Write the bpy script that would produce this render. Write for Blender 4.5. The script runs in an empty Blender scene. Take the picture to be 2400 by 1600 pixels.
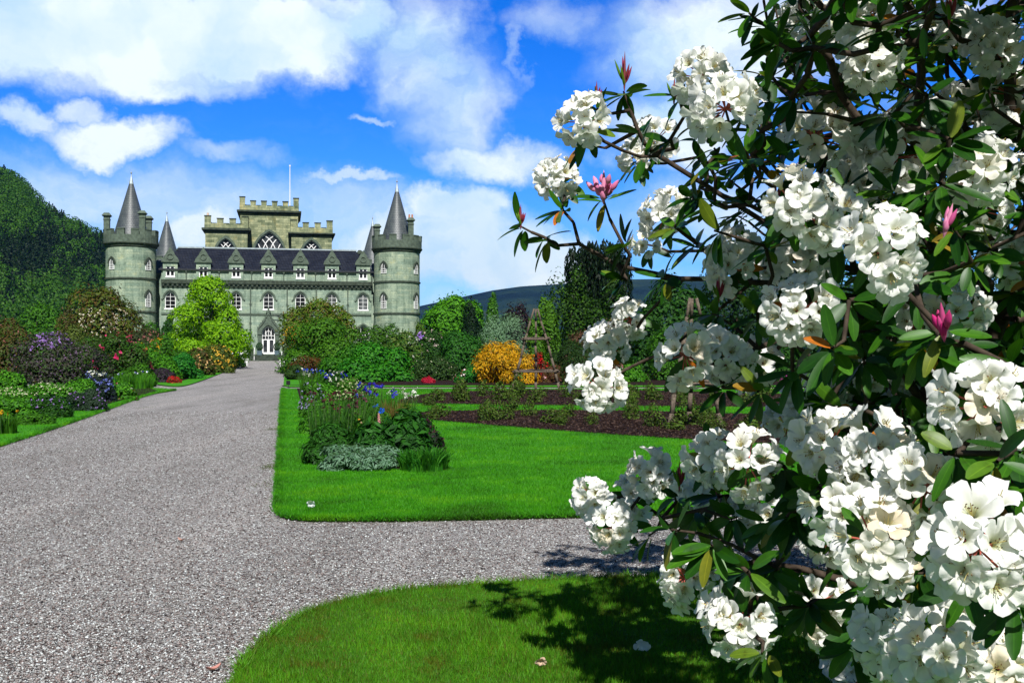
import bpy, bmesh, math, random
import numpy as np
from mathutils import Vector, Matrix
R = math.radians
rng = np.random.default_rng(7)
random.seed(7)
sc = bpy.context.scene
COL = sc.collection

# ------------------------------------------------------------------ camera, sky, sun, exposure
F = 2500.0            # focal length in pixels of the 2400 px wide photograph
CAMH = 1.7
HORIZON = 815.0
K = 2400 / 2352.0     # measured coordinates (2352 px wide) -> photograph pixels
TILT = math.atan((HORIZON - 800) / F)
cam_d = bpy.data.cameras.new('camera')
cam = bpy.data.objects.new('camera', cam_d)
COL.objects.link(cam)
cam_d.sensor_width = 36
cam_d.lens = 36 * F / 2400
cam_d.clip_start = 0.05
cam_d.clip_end = 12000
cam.location = (0, 0, CAMH)
cam.rotation_euler = (R(90) + TILT, 0, 0)
sc.camera = cam

SUN_EL, SUN_AZ = 48.0, 8.0        # sun behind the camera, a little to the right
sv = Vector((math.sin(R(SUN_AZ)) * math.cos(R(SUN_EL)), -math.cos(R(SUN_AZ)) * math.cos(R(SUN_EL)), math.sin(R(SUN_EL))))
sun_d = bpy.data.lights.new('sun', 'SUN')
sun_d.energy = 5.0
sun_d.angle = R(0.5)
sun_d.color = (1.0, 0.975, 0.935)
sun = bpy.data.objects.new('sun', sun_d)
COL.objects.link(sun)
sun.rotation_euler = sv.to_track_quat('Z', 'Y').to_euler()

sc.view_settings.view_transform = 'Standard'
sc.view_settings.look = 'None'
sc.view_settings.gamma = 1
sc.view_settings.exposure = 0.5
sc.cycles.use_denoising = True
sc.cycles.max_bounces = 6
sc.cycles.diffuse_bounces = 3
sc.cycles.glossy_bounces = 2
sc.cycles.transmission_bounces = 3
sc.cycles.transparent_max_bounces = 4
sc.cycles.caustics_reflective = False
sc.cycles.caustics_refractive = False

world = bpy.data.worlds.new("World")
sc.world = world
world.use_nodes = True

def build_sky():
    nt = world.node_tree
    N, L = nt.nodes, nt.links
    N.clear()
    out = N.new('ShaderNodeOutputWorld')
    bg = N.new('ShaderNodeBackground')
    L.new(bg.outputs[0], out.inputs[0])
    sky = N.new('ShaderNodeTexSky')
    sky.sky_type = 'NISHITA'
    sky.sun_disc = False
    sky.sun_elevation = R(SUN_EL)
    sky.sun_rotation = R(180 - SUN_AZ)
    sky.air_density = 1.0
    sky.dust_density = 0.3
    sky.ozone_density = 3.0
    hs = N.new('ShaderNodeHueSaturation')
    hs.inputs['Saturation'].default_value = 1.5
    hs.inputs['Value'].default_value = 1.15
    L.new(sky.outputs[0], hs.inputs['Color'])
    tc = N.new('ShaderNodeTexCoord')
    sep = N.new('ShaderNodeSeparateXYZ')
    L.new(tc.outputs['Generated'], sep.inputs[0])
    def math_(op, a, b=None, c=None, clamp=False):
        n = N.new('ShaderNodeMath'); n.operation = op; n.use_clamp = clamp
        for i, v in enumerate((a, b, c)):
            if v is None: continue
            if isinstance(v, (int, float)): n.inputs[i].default_value = v
            else: L.new(v, n.inputs[i])
        return n.outputs[0]
    # a real direction: azimuth east of the axis and elevation, both in radians
    az = math_('ARCTAN2', sep.outputs[0], sep.outputs[1])
    hyp = math_('SQRT', math_('ADD', math_('MULTIPLY', sep.outputs[0], sep.outputs[0]), math_('MULTIPLY', sep.outputs[1], sep.outputs[1])))
    el = math_('ARCTAN2', sep.outputs[2], hyp)
    comb = N.new('ShaderNodeCombineXYZ')
    L.new(az, comb.inputs[0]); L.new(el, comb.inputs[1])
    # domain warp
    nz = N.new('ShaderNodeTexNoise'); nz.noise_dimensions = '3D'
    nz.inputs['Scale'].default_value = 9; nz.inputs['Detail'].default_value = 7; nz.inputs['Roughness'].default_value = 0.62
    L.new(comb.outputs[0], nz.inputs['Vector'])
    sub = N.new('ShaderNodeVectorMath'); sub.operation = 'SUBTRACT'
    L.new(nz.outputs['Color'], sub.inputs[0]); sub.inputs[1].default_value = (.5, .5, .5)
    scl = N.new('ShaderNodeVectorMath'); scl.operation = 'MULTIPLY'
    L.new(sub.outputs[0], scl.inputs[0]); scl.inputs[1].default_value = (.17, .10, 0)
    wrp = N.new('ShaderNodeVectorMath'); wrp.operation = 'ADD'
    L.new(comb.outputs[0], wrp.inputs[0]); L.new(scl.outputs[0], wrp.inputs[1])
    def aez(dx, dy):
        u = (dx * K - 1200) / F; v = (HORIZON - dy * K) / F
        return math.atan(u), math.atan(v / math.sqrt(1 + u * u))
    # centre x, y, half width, half height, weight, softness
    E = [(150, 50, 560, 125, 1.25, .45), (560, 60, 330, 110, 1.2, .4), (800, 40, 150, 70, 1., .5), (380, 170, 190, 50, .95, .5),
         (265, 312, 170, 48, 1.0, .5), (30, 270, 70, 34, .8, .6), (165, 245, 80, 30, .75, .6),
         (180, 450, 360, 85, .62, .8), (560, 370, 110, 28, .45, .8), (850, 272, 45, 12, .55, .7), (780, 424, 95, 14, .6, .7),
         (980, 120, 110, 190, .8, .8), (1050, 260, 110, 120, .75, .85), (1180, 110, 22, 90, .38, .9), (1260, 30, 120, 50, .45, .9),
         (1130, 370, 170, 50, 1.0, .6), (1040, 480, 150, 55, 1.1, .5), (1000, 570, 260, 100, 1.0, .6), (1180, 600, 200, 80, 1.15, .5), (1270, 640, 90, 40, 1.1, .5),
         (620, 520, 420, 100, .66, .8), (1640, 90, 270, 150, .95, .7), (1560, 290, 190, 110, 1.0, .6), (1900, 60, 300, 120, .7, .8),
         (1650, 500, 260, 100, .7, .8), (2100, 350, 180, 90, .55, .9), (-500, 200, 300, 90, 1, .6), (2900, 120, 300, 130, 1, .6),
         (420, 540, 90, 50, .9, .6), (700, 760, 2600, 120, .55, .9)]
    acc = None
    for (cx, cy, rx, ry, w, soft) in E:
        a0, e0 = aez(cx, cy)
        s = N.new('ShaderNodeVectorMath'); s.operation = 'SUBTRACT'
        L.new(wrp.outputs[0], s.inputs[0]); s.inputs[1].default_value = (a0, e0, 0)
        m = N.new('ShaderNodeVectorMath'); m.operation = 'MULTIPLY'
        L.new(s.outputs[0], m.inputs[0]); m.inputs[1].default_value = (F / (rx * K), F / (ry * K), 0)
        ln = N.new('ShaderNodeVectorMath'); ln.operation = 'LENGTH'
        L.new(m.outputs[0], ln.inputs[0])
        mr = N.new('ShaderNodeMapRange'); mr.interpolation_type = 'SMOOTHSTEP'
        L.new(ln.outputs['Value'], mr.inputs['Value'])
        mr.inputs['From Min'].default_value = 1 + soft * .5; mr.inputs['From Max'].default_value = 1 - soft
        mr.inputs['To Min'].default_value = 0; mr.inputs['To Max'].default_value = w
        acc = mr.outputs[0] if acc is None else math_('MAXIMUM', acc, mr.outputs[0])
    # the sky outside the view: scattered cloud
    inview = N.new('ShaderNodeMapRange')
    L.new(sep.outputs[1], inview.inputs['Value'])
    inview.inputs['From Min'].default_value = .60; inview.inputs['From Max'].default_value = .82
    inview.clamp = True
    nb = N.new('ShaderNodeTexNoise'); nb.inputs['Scale'].default_value = 2.2; nb.inputs['Detail'].default_value = 6
    L.new(tc.outputs['Generated'], nb.inputs['Vector'])
    other = N.new('ShaderNodeMapRange'); other.interpolation_type = 'SMOOTHSTEP'
    L.new(nb.outputs[0], other.inputs['Value'])
    other.inputs['From Min'].default_value = .5; other.inputs['From Max'].default_value = .68; other.inputs['To Max'].default_value = .16
    oth = math_('MULTIPLY', other.outputs[0], math_('SUBTRACT', 1.0, inview.outputs[0]))
    acc = math_('MAXIMUM', acc, oth)
    # wisps
    nw = N.new('ShaderNodeTexNoise'); nw.inputs['Scale'].default_value = 26; nw.inputs['Detail'].default_value = 8; nw.inputs['Roughness'].default_value = .65
    mp = N.new('ShaderNodeMapping'); mp.inputs['Scale'].default_value = (.55, 1.2, 1); mp.inputs['Rotation'].default_value = (0, 0, .35)
    L.new(wrp.outputs[0], mp.inputs[0]); L.new(mp.outputs[0], nw.inputs['Vector'])
    wob = math_('MULTIPLY', math_('SUBTRACT', nw.outputs[0], .5), 1.15)
    gate = math_('MULTIPLY', wob, math_('MULTIPLY', math_('ADD', acc, .12), 1.1))
    dens = math_('ADD', acc, gate, clamp=True)
    # cloud tone: white tops with blue grey bellies
    nc = N.new('ShaderNodeTexNoise'); nc.inputs['Scale'].default_value = 7; nc.inputs['Detail'].default_value = 6
    off = N.new('ShaderNodeVectorMath'); off.operation = 'ADD'; off.inputs[1].default_value = (3.1, 1.7, .4)
    L.new(wrp.outputs[0], off.inputs[0]); L.new(off.outputs[0], nc.inputs['Vector'])
    cr = N.new('ShaderNodeValToRGB')
    cr.color_ramp.elements[0].position = .33; cr.color_ramp.elements[0].color = (.46, .70, .92, 1)
    cr.color_ramp.elements[1].position = .56; cr.color_ramp.elements[1].color = (.88, .98, 1.02, 1)
    L.new(nc.outputs[0], cr.inputs[0])
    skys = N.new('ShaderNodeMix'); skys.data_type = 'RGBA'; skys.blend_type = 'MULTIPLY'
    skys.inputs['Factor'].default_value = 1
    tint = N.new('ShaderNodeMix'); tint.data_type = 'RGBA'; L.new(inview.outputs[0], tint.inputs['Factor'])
    tint.inputs[6].default_value = (.30, .29, .27, 1); tint.inputs[7].default_value = (.32, .60, 1.10, 1)  # unseen sky outside the view dimmed and greyed to weaken the fill light
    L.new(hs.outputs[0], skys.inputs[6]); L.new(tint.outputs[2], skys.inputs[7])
    cl = N.new('ShaderNodeMix'); cl.data_type = 'RGBA'; cl.blend_type = 'MULTIPLY'; cl.inputs['Factor'].default_value = 1
    L.new(cr.outputs[0], cl.inputs[6]); cl.inputs[7].default_value = (7.8, 7.8, 7.8, 1)
    mix = N.new('ShaderNodeMix'); mix.data_type = 'RGBA'
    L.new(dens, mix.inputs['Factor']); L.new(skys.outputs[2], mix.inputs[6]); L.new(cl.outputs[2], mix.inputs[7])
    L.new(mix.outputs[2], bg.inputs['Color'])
    bg.inputs['Strength'].default_value = 0.1
build_sky()

# ------------------------------------------------------------------ helpers
def ray(px, py):
    u, v = (px - 1200) / F, (800 - py) / F
    ce, se = math.cos(TILT), math.sin(TILT)
    return Vector((u, ce - v * se, se + v * ce))
def at(dx, dy, Y):
    """measured point (2352 px wide) at distance Y in front of the photographer -> world"""
    d = ray(dx * K, dy * K); t = Y / d.y
    return Vector((0, 0, CAMH)) + d * t
def gnd(dx, dy, z=0.0):
    d = ray(dx * K, dy * K); t = (z - CAMH) / d.z
    p = d * t
    return Vector((p.x, p.y, z))
def depth_of(dy):
    return gnd(1176, dy).y

def tag(o, label=None, cat=None, group=None, kind=None):
    if label: o['label'] = label
    if cat: o['category'] = cat
    if group: o['group'] = group
    if kind: o['kind'] = kind
    return o
def empty(name, loc=(0, 0, 0), rz=0.0):
    o = bpy.data.objects.new(name, None); COL.objects.link(o)
    o.location = loc; o.rotation_euler = (0, 0, rz); o.empty_display_size = .2
    return o
def link(name, me, parent=None, loc=None):
    o = bpy.data.objects.new(name, me); COL.objects.link(o)
    if parent is not None: o.parent = parent
    if loc is not None: o.location = loc
    return o

class MB:
    """collects polygons, links them as one mesh object"""
    def __init__(s): s.v = []; s.f = []; s.m = []
    def add(s, verts, faces, mi=0):
        b = len(s.v); s.v.extend([tuple(p) for p in verts])
        for f in faces: s.f.append([b + i for i in f]); s.m.append(mi)
    def box(s, x0, x1, y0, y1, z0, z1, mi=0):
        s.add([(x0, y0, z0), (x1, y0, z0), (x1, y1, z0), (x0, y1, z0), (x0, y0, z1), (x1, y0, z1), (x1, y1, z1), (x0, y1, z1)],
              [(0, 3, 2, 1), (4, 5, 6, 7), (0, 1, 5, 4), (1, 2, 6, 5), (2, 3, 7, 6), (3, 0, 4, 7)], mi)
    def frustum(s, x0, x1, y0, y1, z0, X0, X1, Y0, Y1, z1, mi=0):
        s.add([(x0, y0, z0), (x1, y0, z0), (x1, y1, z0), (x0, y1, z0), (X0, Y0, z1), (X1, Y0, z1), (X1, Y1, z1), (X0, Y1, z1)],
              [(0, 3, 2, 1), (4, 5, 6, 7), (0, 1, 5, 4), (1, 2, 6, 5), (2, 3, 7, 6), (3, 0, 4, 7)], mi)
    def tube(s, p0, p1, r0, r1=None, n=8, mi=0, cap=True):
        p0, p1 = Vector(p0), Vector(p1); r1 = r0 if r1 is None else r1
        d = (p1 - p0).normalized(); a = d.orthogonal().normalized(); b = d.cross(a)
        vs = []
        for p, r in ((p0, r0), (p1, r1)):
            for i in range(n):
                t = 2 * math.pi * i / n
                vs.append(p + (a * math.cos(t) + b * math.sin(t)) * r)
        fs = [(i, (i + 1) % n, n + (i + 1) % n, n + i) for i in range(n)]
        if cap: fs += [tuple(range(n - 1, -1, -1)), tuple(range(n, 2 * n))]
        s.add(vs, fs, mi)
    def lathe(s, prof, n=40, mi=0, cx=0, cy=0, a0=0, a1=2 * math.pi):
        full = abs(a1 - a0 - 2 * math.pi) < 1e-6
        m = n if full else n + 1
        vs = []
        for (r, z) in prof:
            for i in range(m):
                t = a0 + (a1 - a0) * i / n
                vs.append((cx + r * math.cos(t), cy + r * math.sin(t), z))
        fs = []
        for k in range(len(prof) - 1):
            for i in range(n):
                j = (i + 1) % m
                fs.append((k * m + i, k * m + j, (k + 1) * m + j, (k + 1) * m + i))
        s.add(vs, fs, mi)
    def prism(s, pts, y0, y1, mi=0):
        """outline in x,z extruded along y"""
        n = len(pts)
        vs = [(x, y0, z) for x, z in pts] + [(x, y1, z) for x, z in pts]
        fs = [tuple(range(n)), tuple(range(2 * n - 1, n - 1, -1))]
        fs += [(i, n + i, n + (i + 1) % n, (i + 1) % n) for i in range(n)]
        s.add(vs, fs, mi)
    def ring(s, outer, inner, y0, y1, mi=0, closed=True):
        """frame between two outlines in x,z, between depths y0 (front) and y1"""
        n = len(outer)
        vs = [(x, y0, z) for x, z in outer] + [(x, y0, z) for x, z in inner] + [(x, y1, z) for x, z in outer] + [(x, y1, z) for x, z in inner]
        fs = []
        for i in range(n if closed else n - 1):
            j = (i + 1) % n
            fs += [(i, j, n + j, n + i), (2 * n + i, i + 3 * n, 3 * n + j, 2 * n + j), (i, 2 * n + i, 2 * n + j, j), (n + i, n + j, 3 * n + j, 3 * n + i)]
        s.add(vs, fs, mi)
    def build(s, name, mats, parent=None, loc=None, smooth=False):
        me = bpy.data.meshes.new(name)
        me.from_pydata(s.v, [], s.f)
        if not isinstance(mats, (list, tuple)): mats = [mats]
        for m in mats: me.materials.append(m)
        me.polygons.foreach_set('material_index', s.m)
        if smooth: me.polygons.foreach_set('use_smooth', [True] * len(s.f))
        bm = bmesh.new(); bm.from_mesh(me)
        bmesh.ops.recalc_face_normals(bm, faces=bm.faces)
        bm.to_mesh(me); bm.free()
        me.update()
        return link(name, me, parent, loc)

def np_mesh(name, V, Fq, mats, mi=None, smooth=False):
    """V (n,3), Fq (m,k) arrays"""
    me = bpy.data.meshes.new(name)
    m, k = Fq.shape
    me.vertices.add(len(V)); me.vertices.foreach_set('co', np.ascontiguousarray(V, dtype=np.float32).ravel())
    me.loops.add(m * k); me.loops.foreach_set('vertex_index', np.ascontiguousarray(Fq, dtype=np.int32).ravel())
    me.polygons.add(m)
    me.polygons.foreach_set('loop_start', np.arange(0, m * k, k, dtype=np.int32))
    if not isinstance(mats, (list, tuple)): mats = [mats]
    for q in mats: me.materials.append(q)
    if mi is not None: me.polygons.foreach_set('material_index', np.ascontiguousarray(mi, dtype=np.int32))
    if smooth: me.polygons.foreach_set('use_smooth', np.ones(m, dtype=bool))
    me.update(calc_edges=True); me.validate()
    return me
def unit(a): return a / np.maximum(np.linalg.norm(a, axis=-1, keepdims=True), 1e-9)
def rand_dirs(n): return unit(rng.normal(size=(n, 3)))

def in_poly(x, y, poly):
    P = np.asarray(poly); ins = np.zeros(len(x), bool)
    j = len(P) - 1
    for i in range(len(P)):
        xi, yi, xj, yj = P[i, 0], P[i, 1], P[j, 0], P[j, 1]
        c = ((yi > y) != (yj > y)) & (x < (xj - xi) * (y - yi) / (yj - yi + 1e-12) + xi)
        ins ^= c; j = i
    return ins

# ------------------------------------------------------------------ materials
def new_mat(name):
    m = bpy.data.materials.new(name); m.use_nodes = True
    nt = m.node_tree
    return m, nt.nodes, nt.links, nt.nodes['Principled BSDF']
def ramp(N, stops, interp='LINEAR'):
    r = N.new('ShaderNodeValToRGB'); r.color_ramp.interpolation = interp
    e = r.color_ramp.elements
    while len(e) < len(stops): e.new(.5)
    for i, (p, c) in enumerate(stops):
        e[i].position = p; e[i].color = (c[0], c[1], c[2], 1)
    return r
def noise(N, L, vec, scale, detail=5, rough=.55):
    n = N.new('ShaderNodeTexNoise'); n.inputs['Scale'].default_value = scale
    n.inputs['Detail'].default_value = detail; n.inputs['Roughness'].default_value = rough
    if vec is not None: L.new(vec, n.inputs['Vector'])
    return n
def plain(name, col, rough=.6, spec=.3, metal=0, vary=.18, scale=8):
    m, N, L, b = new_mat(name)
    tc = N.new('ShaderNodeTexCoord')
    n = noise(N, L, tc.outputs['Object'], scale)
    r = ramp(N, [(.3, [c * (1 - vary) for c in col]), (.7, [min(1, c * (1 + vary)) for c in col])])
    L.new(n.outputs[0], r.inputs[0]); L.new(r.outputs[0], b.inputs['Base Color'])
    b.inputs['Roughness'].default_value = rough; b.inputs['Specular IOR Level'].default_value = spec; b.inputs['Metallic'].default_value = metal
    return m
_leaf = {}
def leaf_mat(cols, trans=.3, rough=.55, spec=.12, key=None):
    """each leaf of its own shade out of cols; light passes through"""
    k = (tuple(map(tuple, cols)), trans, rough)
    if k in _leaf: return _leaf[k]
    m, N, L, b = new_mat('leaves')
    g = N.new('ShaderNodeNewGeometry')
    st = [((i + .5) / len(cols), c) for i, c in enumerate(cols)]
    r = ramp(N, st); L.new(g.outputs['Random Per Island'], r.inputs[0])
    L.new(r.outputs[0], b.inputs['Base Color'])
    b.inputs['Roughness'].default_value = rough; b.inputs['Specular IOR Level'].default_value = spec
    t = N.new('ShaderNodeBsdfTranslucent')
    mx = N.new('ShaderNodeMix'); mx.data_type = 'RGBA'; mx.blend_type = 'MULTIPLY'; mx.inputs['Factor'].default_value = 1
    L.new(r.outputs[0], mx.inputs[6]); mx.inputs[7].default_value = (1.3, 1.35, .7, 1)
    L.new(mx.outputs[2], t.inputs['Color'])
    ms = N.new('ShaderNodeMixShader'); ms.inputs[0].default_value = trans
    L.new(b.outputs[0], ms.inputs[1]); L.new(t.outputs[0], ms.inputs[2])
    L.new(ms.outputs[0], N['Material Output'].inputs['Surface'])
    _leaf[k] = m
    return m
def petal_mat(cols, trans=.25):
    return leaf_mat(cols, trans, .6, .15)

def stone_mat(name, base, var, mortar, bw, bh, cyl=False, stain=.5, warm=None):
    """coursed masonry laid out on the wall itself (local x+y or the angle round a tower, and z)"""
    m, N, L, b = new_mat(name)
    tc = N.new('ShaderNodeTexCoord'); sp = N.new('ShaderNodeSeparateXYZ'); L.new(tc.outputs['Object'], sp.inputs[0])
    if cyl:
        a = N.new('ShaderNodeMath'); a.operation = 'ARCTAN2'; L.new(sp.outputs[1], a.inputs[0]); L.new(sp.outputs[0], a.inputs[1])
        u = N.new('ShaderNodeMath'); u.operation = 'MULTIPLY'; u.inputs[1].default_value = 3.1; L.new(a.outputs[0], u.inputs[0])
    else:
        u = N.new('ShaderNodeMath'); u.operation = 'ADD'; L.new(sp.outputs[0], u.inputs[0]); L.new(sp.outputs[1], u.inputs[1])
    cb = N.new('ShaderNodeCombineXYZ'); L.new(u.outputs[0], cb.inputs[0]); L.new(sp.outputs[2], cb.inputs[1])
    br = N.new('ShaderNodeTexBrick')
    br.inputs['Scale'].default_value = 1; br.inputs['Brick Width'].default_value = bw; br.inputs['Row Height'].default_value = bh
    br.inputs['Mortar Size'].default_value = .012; br.inputs['Bias'].default_value = 0
    br.inputs['Color1'].default_value = (*base, 1); br.inputs['Color2'].default_value = (*var, 1); br.inputs['Mortar'].default_value = (*mortar, 1)
    L.new(cb.outputs[0], br.inputs['Vector'])
    n1 = noise(N, L, cb.outputs[0], .55, 6, .65)
    r1 = ramp(N, [(.32, (.55, .6, .58)), (.55, (1, 1, 1)), (.75, (1.0, 1.08, .92) if warm is None else warm)])
    L.new(n1.outputs[0], r1.inputs[0])
    mx = N.new('ShaderNodeMix'); mx.data_type = 'RGBA'; mx.blend_type = 'MULTIPLY'; mx.inputs['Factor'].default_value = stain
    L.new(br.outputs[0], mx.inputs[6]); L.new(r1.outputs[0], mx.inputs[7])
    mp = N.new('ShaderNodeMapping'); mp.inputs['Scale'].default_value = (2.2, .25, 1); L.new(cb.outputs[0], mp.inputs[0])
    n2 = noise(N, L, mp.outputs[0], 1.0, 5, .6)
    r2 = ramp(N, [(.36, (.5, .56, .54)), (.55, (1, 1, 1))]); L.new(n2.outputs[0], r2.inputs[0])
    m2 = N.new('ShaderNodeMix'); m2.data_type = 'RGBA'; m2.blend_type = 'MULTIPLY'; m2.inputs['Factor'].default_value = stain * .7
    L.new(mx.outputs[2], m2.inputs[6]); L.new(r2.outputs[0], m2.inputs[7])
    n3 = noise(N, L, tc.outputs['Object'], 5.5, 3, .6); r3 = ramp(N, [(.36, (.72, .74, .72)), (.5, (1, 1, 1)), (.66, (1.06, 1.06, 1.04)), (.72, (1.7, 1.65, 1.6))]); L.new(n3.outputs[0], r3.inputs[0])
    m3 = N.new('ShaderNodeMix'); m3.data_type = 'RGBA'; m3.blend_type = 'MULTIPLY'; m3.inputs['Factor'].default_value = .8; L.new(m2.outputs[2], m3.inputs[6]); L.new(r3.outputs[0], m3.inputs[7])
    L.new(m3.outputs[2], b.inputs['Base Color'])
    b.inputs['Roughness'].default_value = .85; b.inputs['Specular IOR Level'].default_value = .2
    bp = N.new('ShaderNodeBump'); bp.inputs['Strength'].default_value = .6; bp.inputs['Distance'].default_value = .05
    nb = noise(N, L, tc.outputs['Object'], 4, 4); L.new(nb.outputs[0], bp.inputs['Height']); L.new(bp.outputs[0], b.inputs['Normal'])
    return m

def slate_mat(name, c1, c2, cyl, rough=.38):
    m, N, L, b = new_mat(name)
    tc = N.new('ShaderNodeTexCoord'); sp = N.new('ShaderNodeSeparateXYZ'); L.new(tc.outputs['Object'], sp.inputs[0])
    if cyl:
        a = N.new('ShaderNodeMath'); a.operation = 'ARCTAN2'; L.new(sp.outputs[1], a.inputs[0]); L.new(sp.outputs[0], a.inputs[1])
        u = N.new('ShaderNodeMath'); u.operation = 'MULTIPLY'; u.inputs[1].default_value = 2.0; L.new(a.outputs[0], u.inputs[0])
    else:
        u = N.new('ShaderNodeMath'); u.operation = 'ADD'; L.new(sp.outputs[0], u.inputs[0]); L.new(sp.outputs[1], u.inputs[1])
    cb = N.new('ShaderNodeCombineXYZ'); L.new(u.outputs[0], cb.inputs[0]); L.new(sp.outputs[2], cb.inputs[1])
    br = N.new('ShaderNodeTexBrick'); br.inputs['Scale'].default_value = 1
    br.inputs['Brick Width'].default_value = .36; br.inputs['Row Height'].default_value = .24; br.inputs['Mortar Size'].default_value = .02
    br.inputs['Color1'].default_value = (*c1, 1); br.inputs['Color2'].default_value = (*c2, 1)
    br.inputs['Mortar'].default_value = (c1[0] * .35, c1[1] * .35, c1[2] * .4, 1)
    L.new(cb.outputs[0], br.inputs['Vector'])
    n = noise(N, L, tc.outputs['Object'], .9, 6)
    r = ramp(N, [(.35, (.6, .62, .68)), (.65, (1.15, 1.15, 1.1))]); L.new(n.outputs[0], r.inputs[0])
    mx = N.new('ShaderNodeMix'); mx.data_type = 'RGBA'; mx.blend_type = 'MULTIPLY'; mx.inputs['Factor'].default_value = .8
    L.new(br.outputs[0], mx.inputs[6]); L.new(r.outputs[0], mx.inputs[7]); L.new(mx.outputs[2], b.inputs['Base Color'])
    b.inputs['Roughness'].default_value = rough; b.inputs['Specular IOR Level'].default_value = .6 if cyl else .06
    bp = N.new('ShaderNodeBump'); bp.inputs['Strength'].default_value = .5; bp.inputs['Distance'].default_value = .03
    L.new(br.outputs['Fac'], bp.inputs['Height']); bp.invert = True; L.new(bp.outputs[0], b.inputs['Normal'])
    return m

M = {}
M['ashlar'] = stone_mat('ashlar', (.335, .405, .305), (.235, .31, .245), (.15, .205, .165), 1.6, .34, False, .9, (1.15, 1.06, .85))
M['ashlar_round'] = stone_mat('ashlar_round', (.35, .41, .295), (.235, .31, .235), (.15, .205, .16), 1.7, .33, True, .95, (1.35, 1.08, .7))
M['rubble'] = stone_mat('rubble', (.40, .41, .24), (.14, .17, .095), (.07, .085, .05), 1.05, .36, False, 1.0, (1.3, 1.0, .68))
M['dressing'] = plain('dressing', (.085, .112, .084), .85, .2, 0, .35, 3)
M['dark_stone'] = plain('dark_stone', (.045, .058, .042), .9, .15, 0, .5, 2.5)
M['slate'] = slate_mat('slate', (.013, .016, .027), (.022, .025, .036), False, .7)
M['slate_cone'] = slate_mat('slate_cone', (.055, .068, .075), (.09, .105, .104), True, .46)
M['lead'] = plain('lead', (.36, .42, .44), .45, .5, .3, .2, 3)
M['white'] = plain('white_paint', (.80, .80, .78), .5, .3, 0, .05, 5)
M['iron'] = plain('iron', (.02, .022, .025), .5, .4, 0, .3, 6)
m, N, L, b = new_mat('window_glass'); b.inputs['Base Color'].default_value = (.012, .010, .012, 1); b.inputs['Roughness'].default_value = .12
b.inputs['Specular IOR Level'].default_value = .25; oi = N.new('ShaderNodeObjectInfo'); gr_ = ramp(N, [(.0, (.006, .005, .007)), (.55, (.014, .013, .016)), (.8, (.05, .055, .06)), (1, (.12, .13, .13))]); L.new(oi.outputs['Random'], gr_.inputs[0]); tcg = N.new('ShaderNodeTexCoord'); ng = noise(N, L, tcg.outputs['Object'], 1.3, 3); rg = ramp(N, [(.4, (.35, .35, .35)), (.6, (1.2, 1.2, 1.2))]); L.new(ng.outputs[0], rg.inputs[0])  # paler panes: sky reflection put into the base colour, random per pane
mg = N.new('ShaderNodeMix'); mg.data_type = 'RGBA'; mg.blend_type = 'MULTIPLY'; mg.inputs['Factor'].default_value = 1; L.new(gr_.outputs[0], mg.inputs[6]); L.new(rg.outputs[0], mg.inputs[7]); L.new(mg.outputs[2], b.inputs['Base Color']); M['glass'] = m
M['bark'] = plain('bark', (.05, .036, .026), .9, .15, 0, .5, 30)
M['stem'] = plain('stem', (.05, .10, .025), .7, .2, 0, .3, 20)
M['pole'] = plain('weathered_pole', (.115, .09, .068), .9, .1, 0, .55, 25)
M['terracotta'] = plain('terracotta', (.45, .2, .11), .8)
M['planter'] = plain('planter', (.10, .15, .18), .7)
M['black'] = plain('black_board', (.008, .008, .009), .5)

def lawn_mat(name, c0, c1, c2, sc1=.6, sc2=9):
    m, N, L, b = new_mat(name)
    tc = N.new('ShaderNodeTexCoord')
    n1 = noise(N, L, tc.outputs['Object'], sc1, 6, .6)
    n2 = noise(N, L, tc.outputs['Object'], sc2 * 6, 4, .7)
    a = N.new('ShaderNodeMath'); a.operation = 'MULTIPLY_ADD'; a.inputs[1].default_value = .45; L.new(n2.outputs[0], a.inputs[0])
    s = N.new('ShaderNodeMath'); s.operation = 'MULTIPLY'; s.inputs[1].default_value = .55; L.new(n1.outputs[0], s.inputs[0]); L.new(s.outputs[0], a.inputs[2])
    r = ramp(N, [(.34, c0), (.52, c1), (.68, c2)]); L.new(a.outputs[0], r.inputs[0]); L.new(r.outputs[0], b.inputs['Base Color'])
    b.inputs['Roughness'].default_value = .8; b.inputs['Specular IOR Level'].default_value = .1
    bp = N.new('ShaderNodeBump'); bp.inputs['Strength'].default_value = .7; bp.inputs['Distance'].default_value = .03
    L.new(n2.outputs[0], bp.inputs['Height']); L.new(bp.outputs[0], b.inputs['Normal'])
    return m
M['lawn'] = lawn_mat('lawn', (.030, .14, .004), (.045, .22, .005), (.075, .27, .010))
M['lawn_worn'] = lawn_mat('lawn_worn', (.05, .085, .012), (.045, .15, .008), (.08, .22, .012), 2.2, 9)
M['turf_edge'] = lawn_mat('turf_edge', (.010, .03, .003), (.02, .05, .005), (.03, .08, .008), 3, 12)
M['meadow'] = lawn_mat('meadow', (.02, .06, .008), (.03, .09, .01), (.05, .12, .015), .05, .4)

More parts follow.
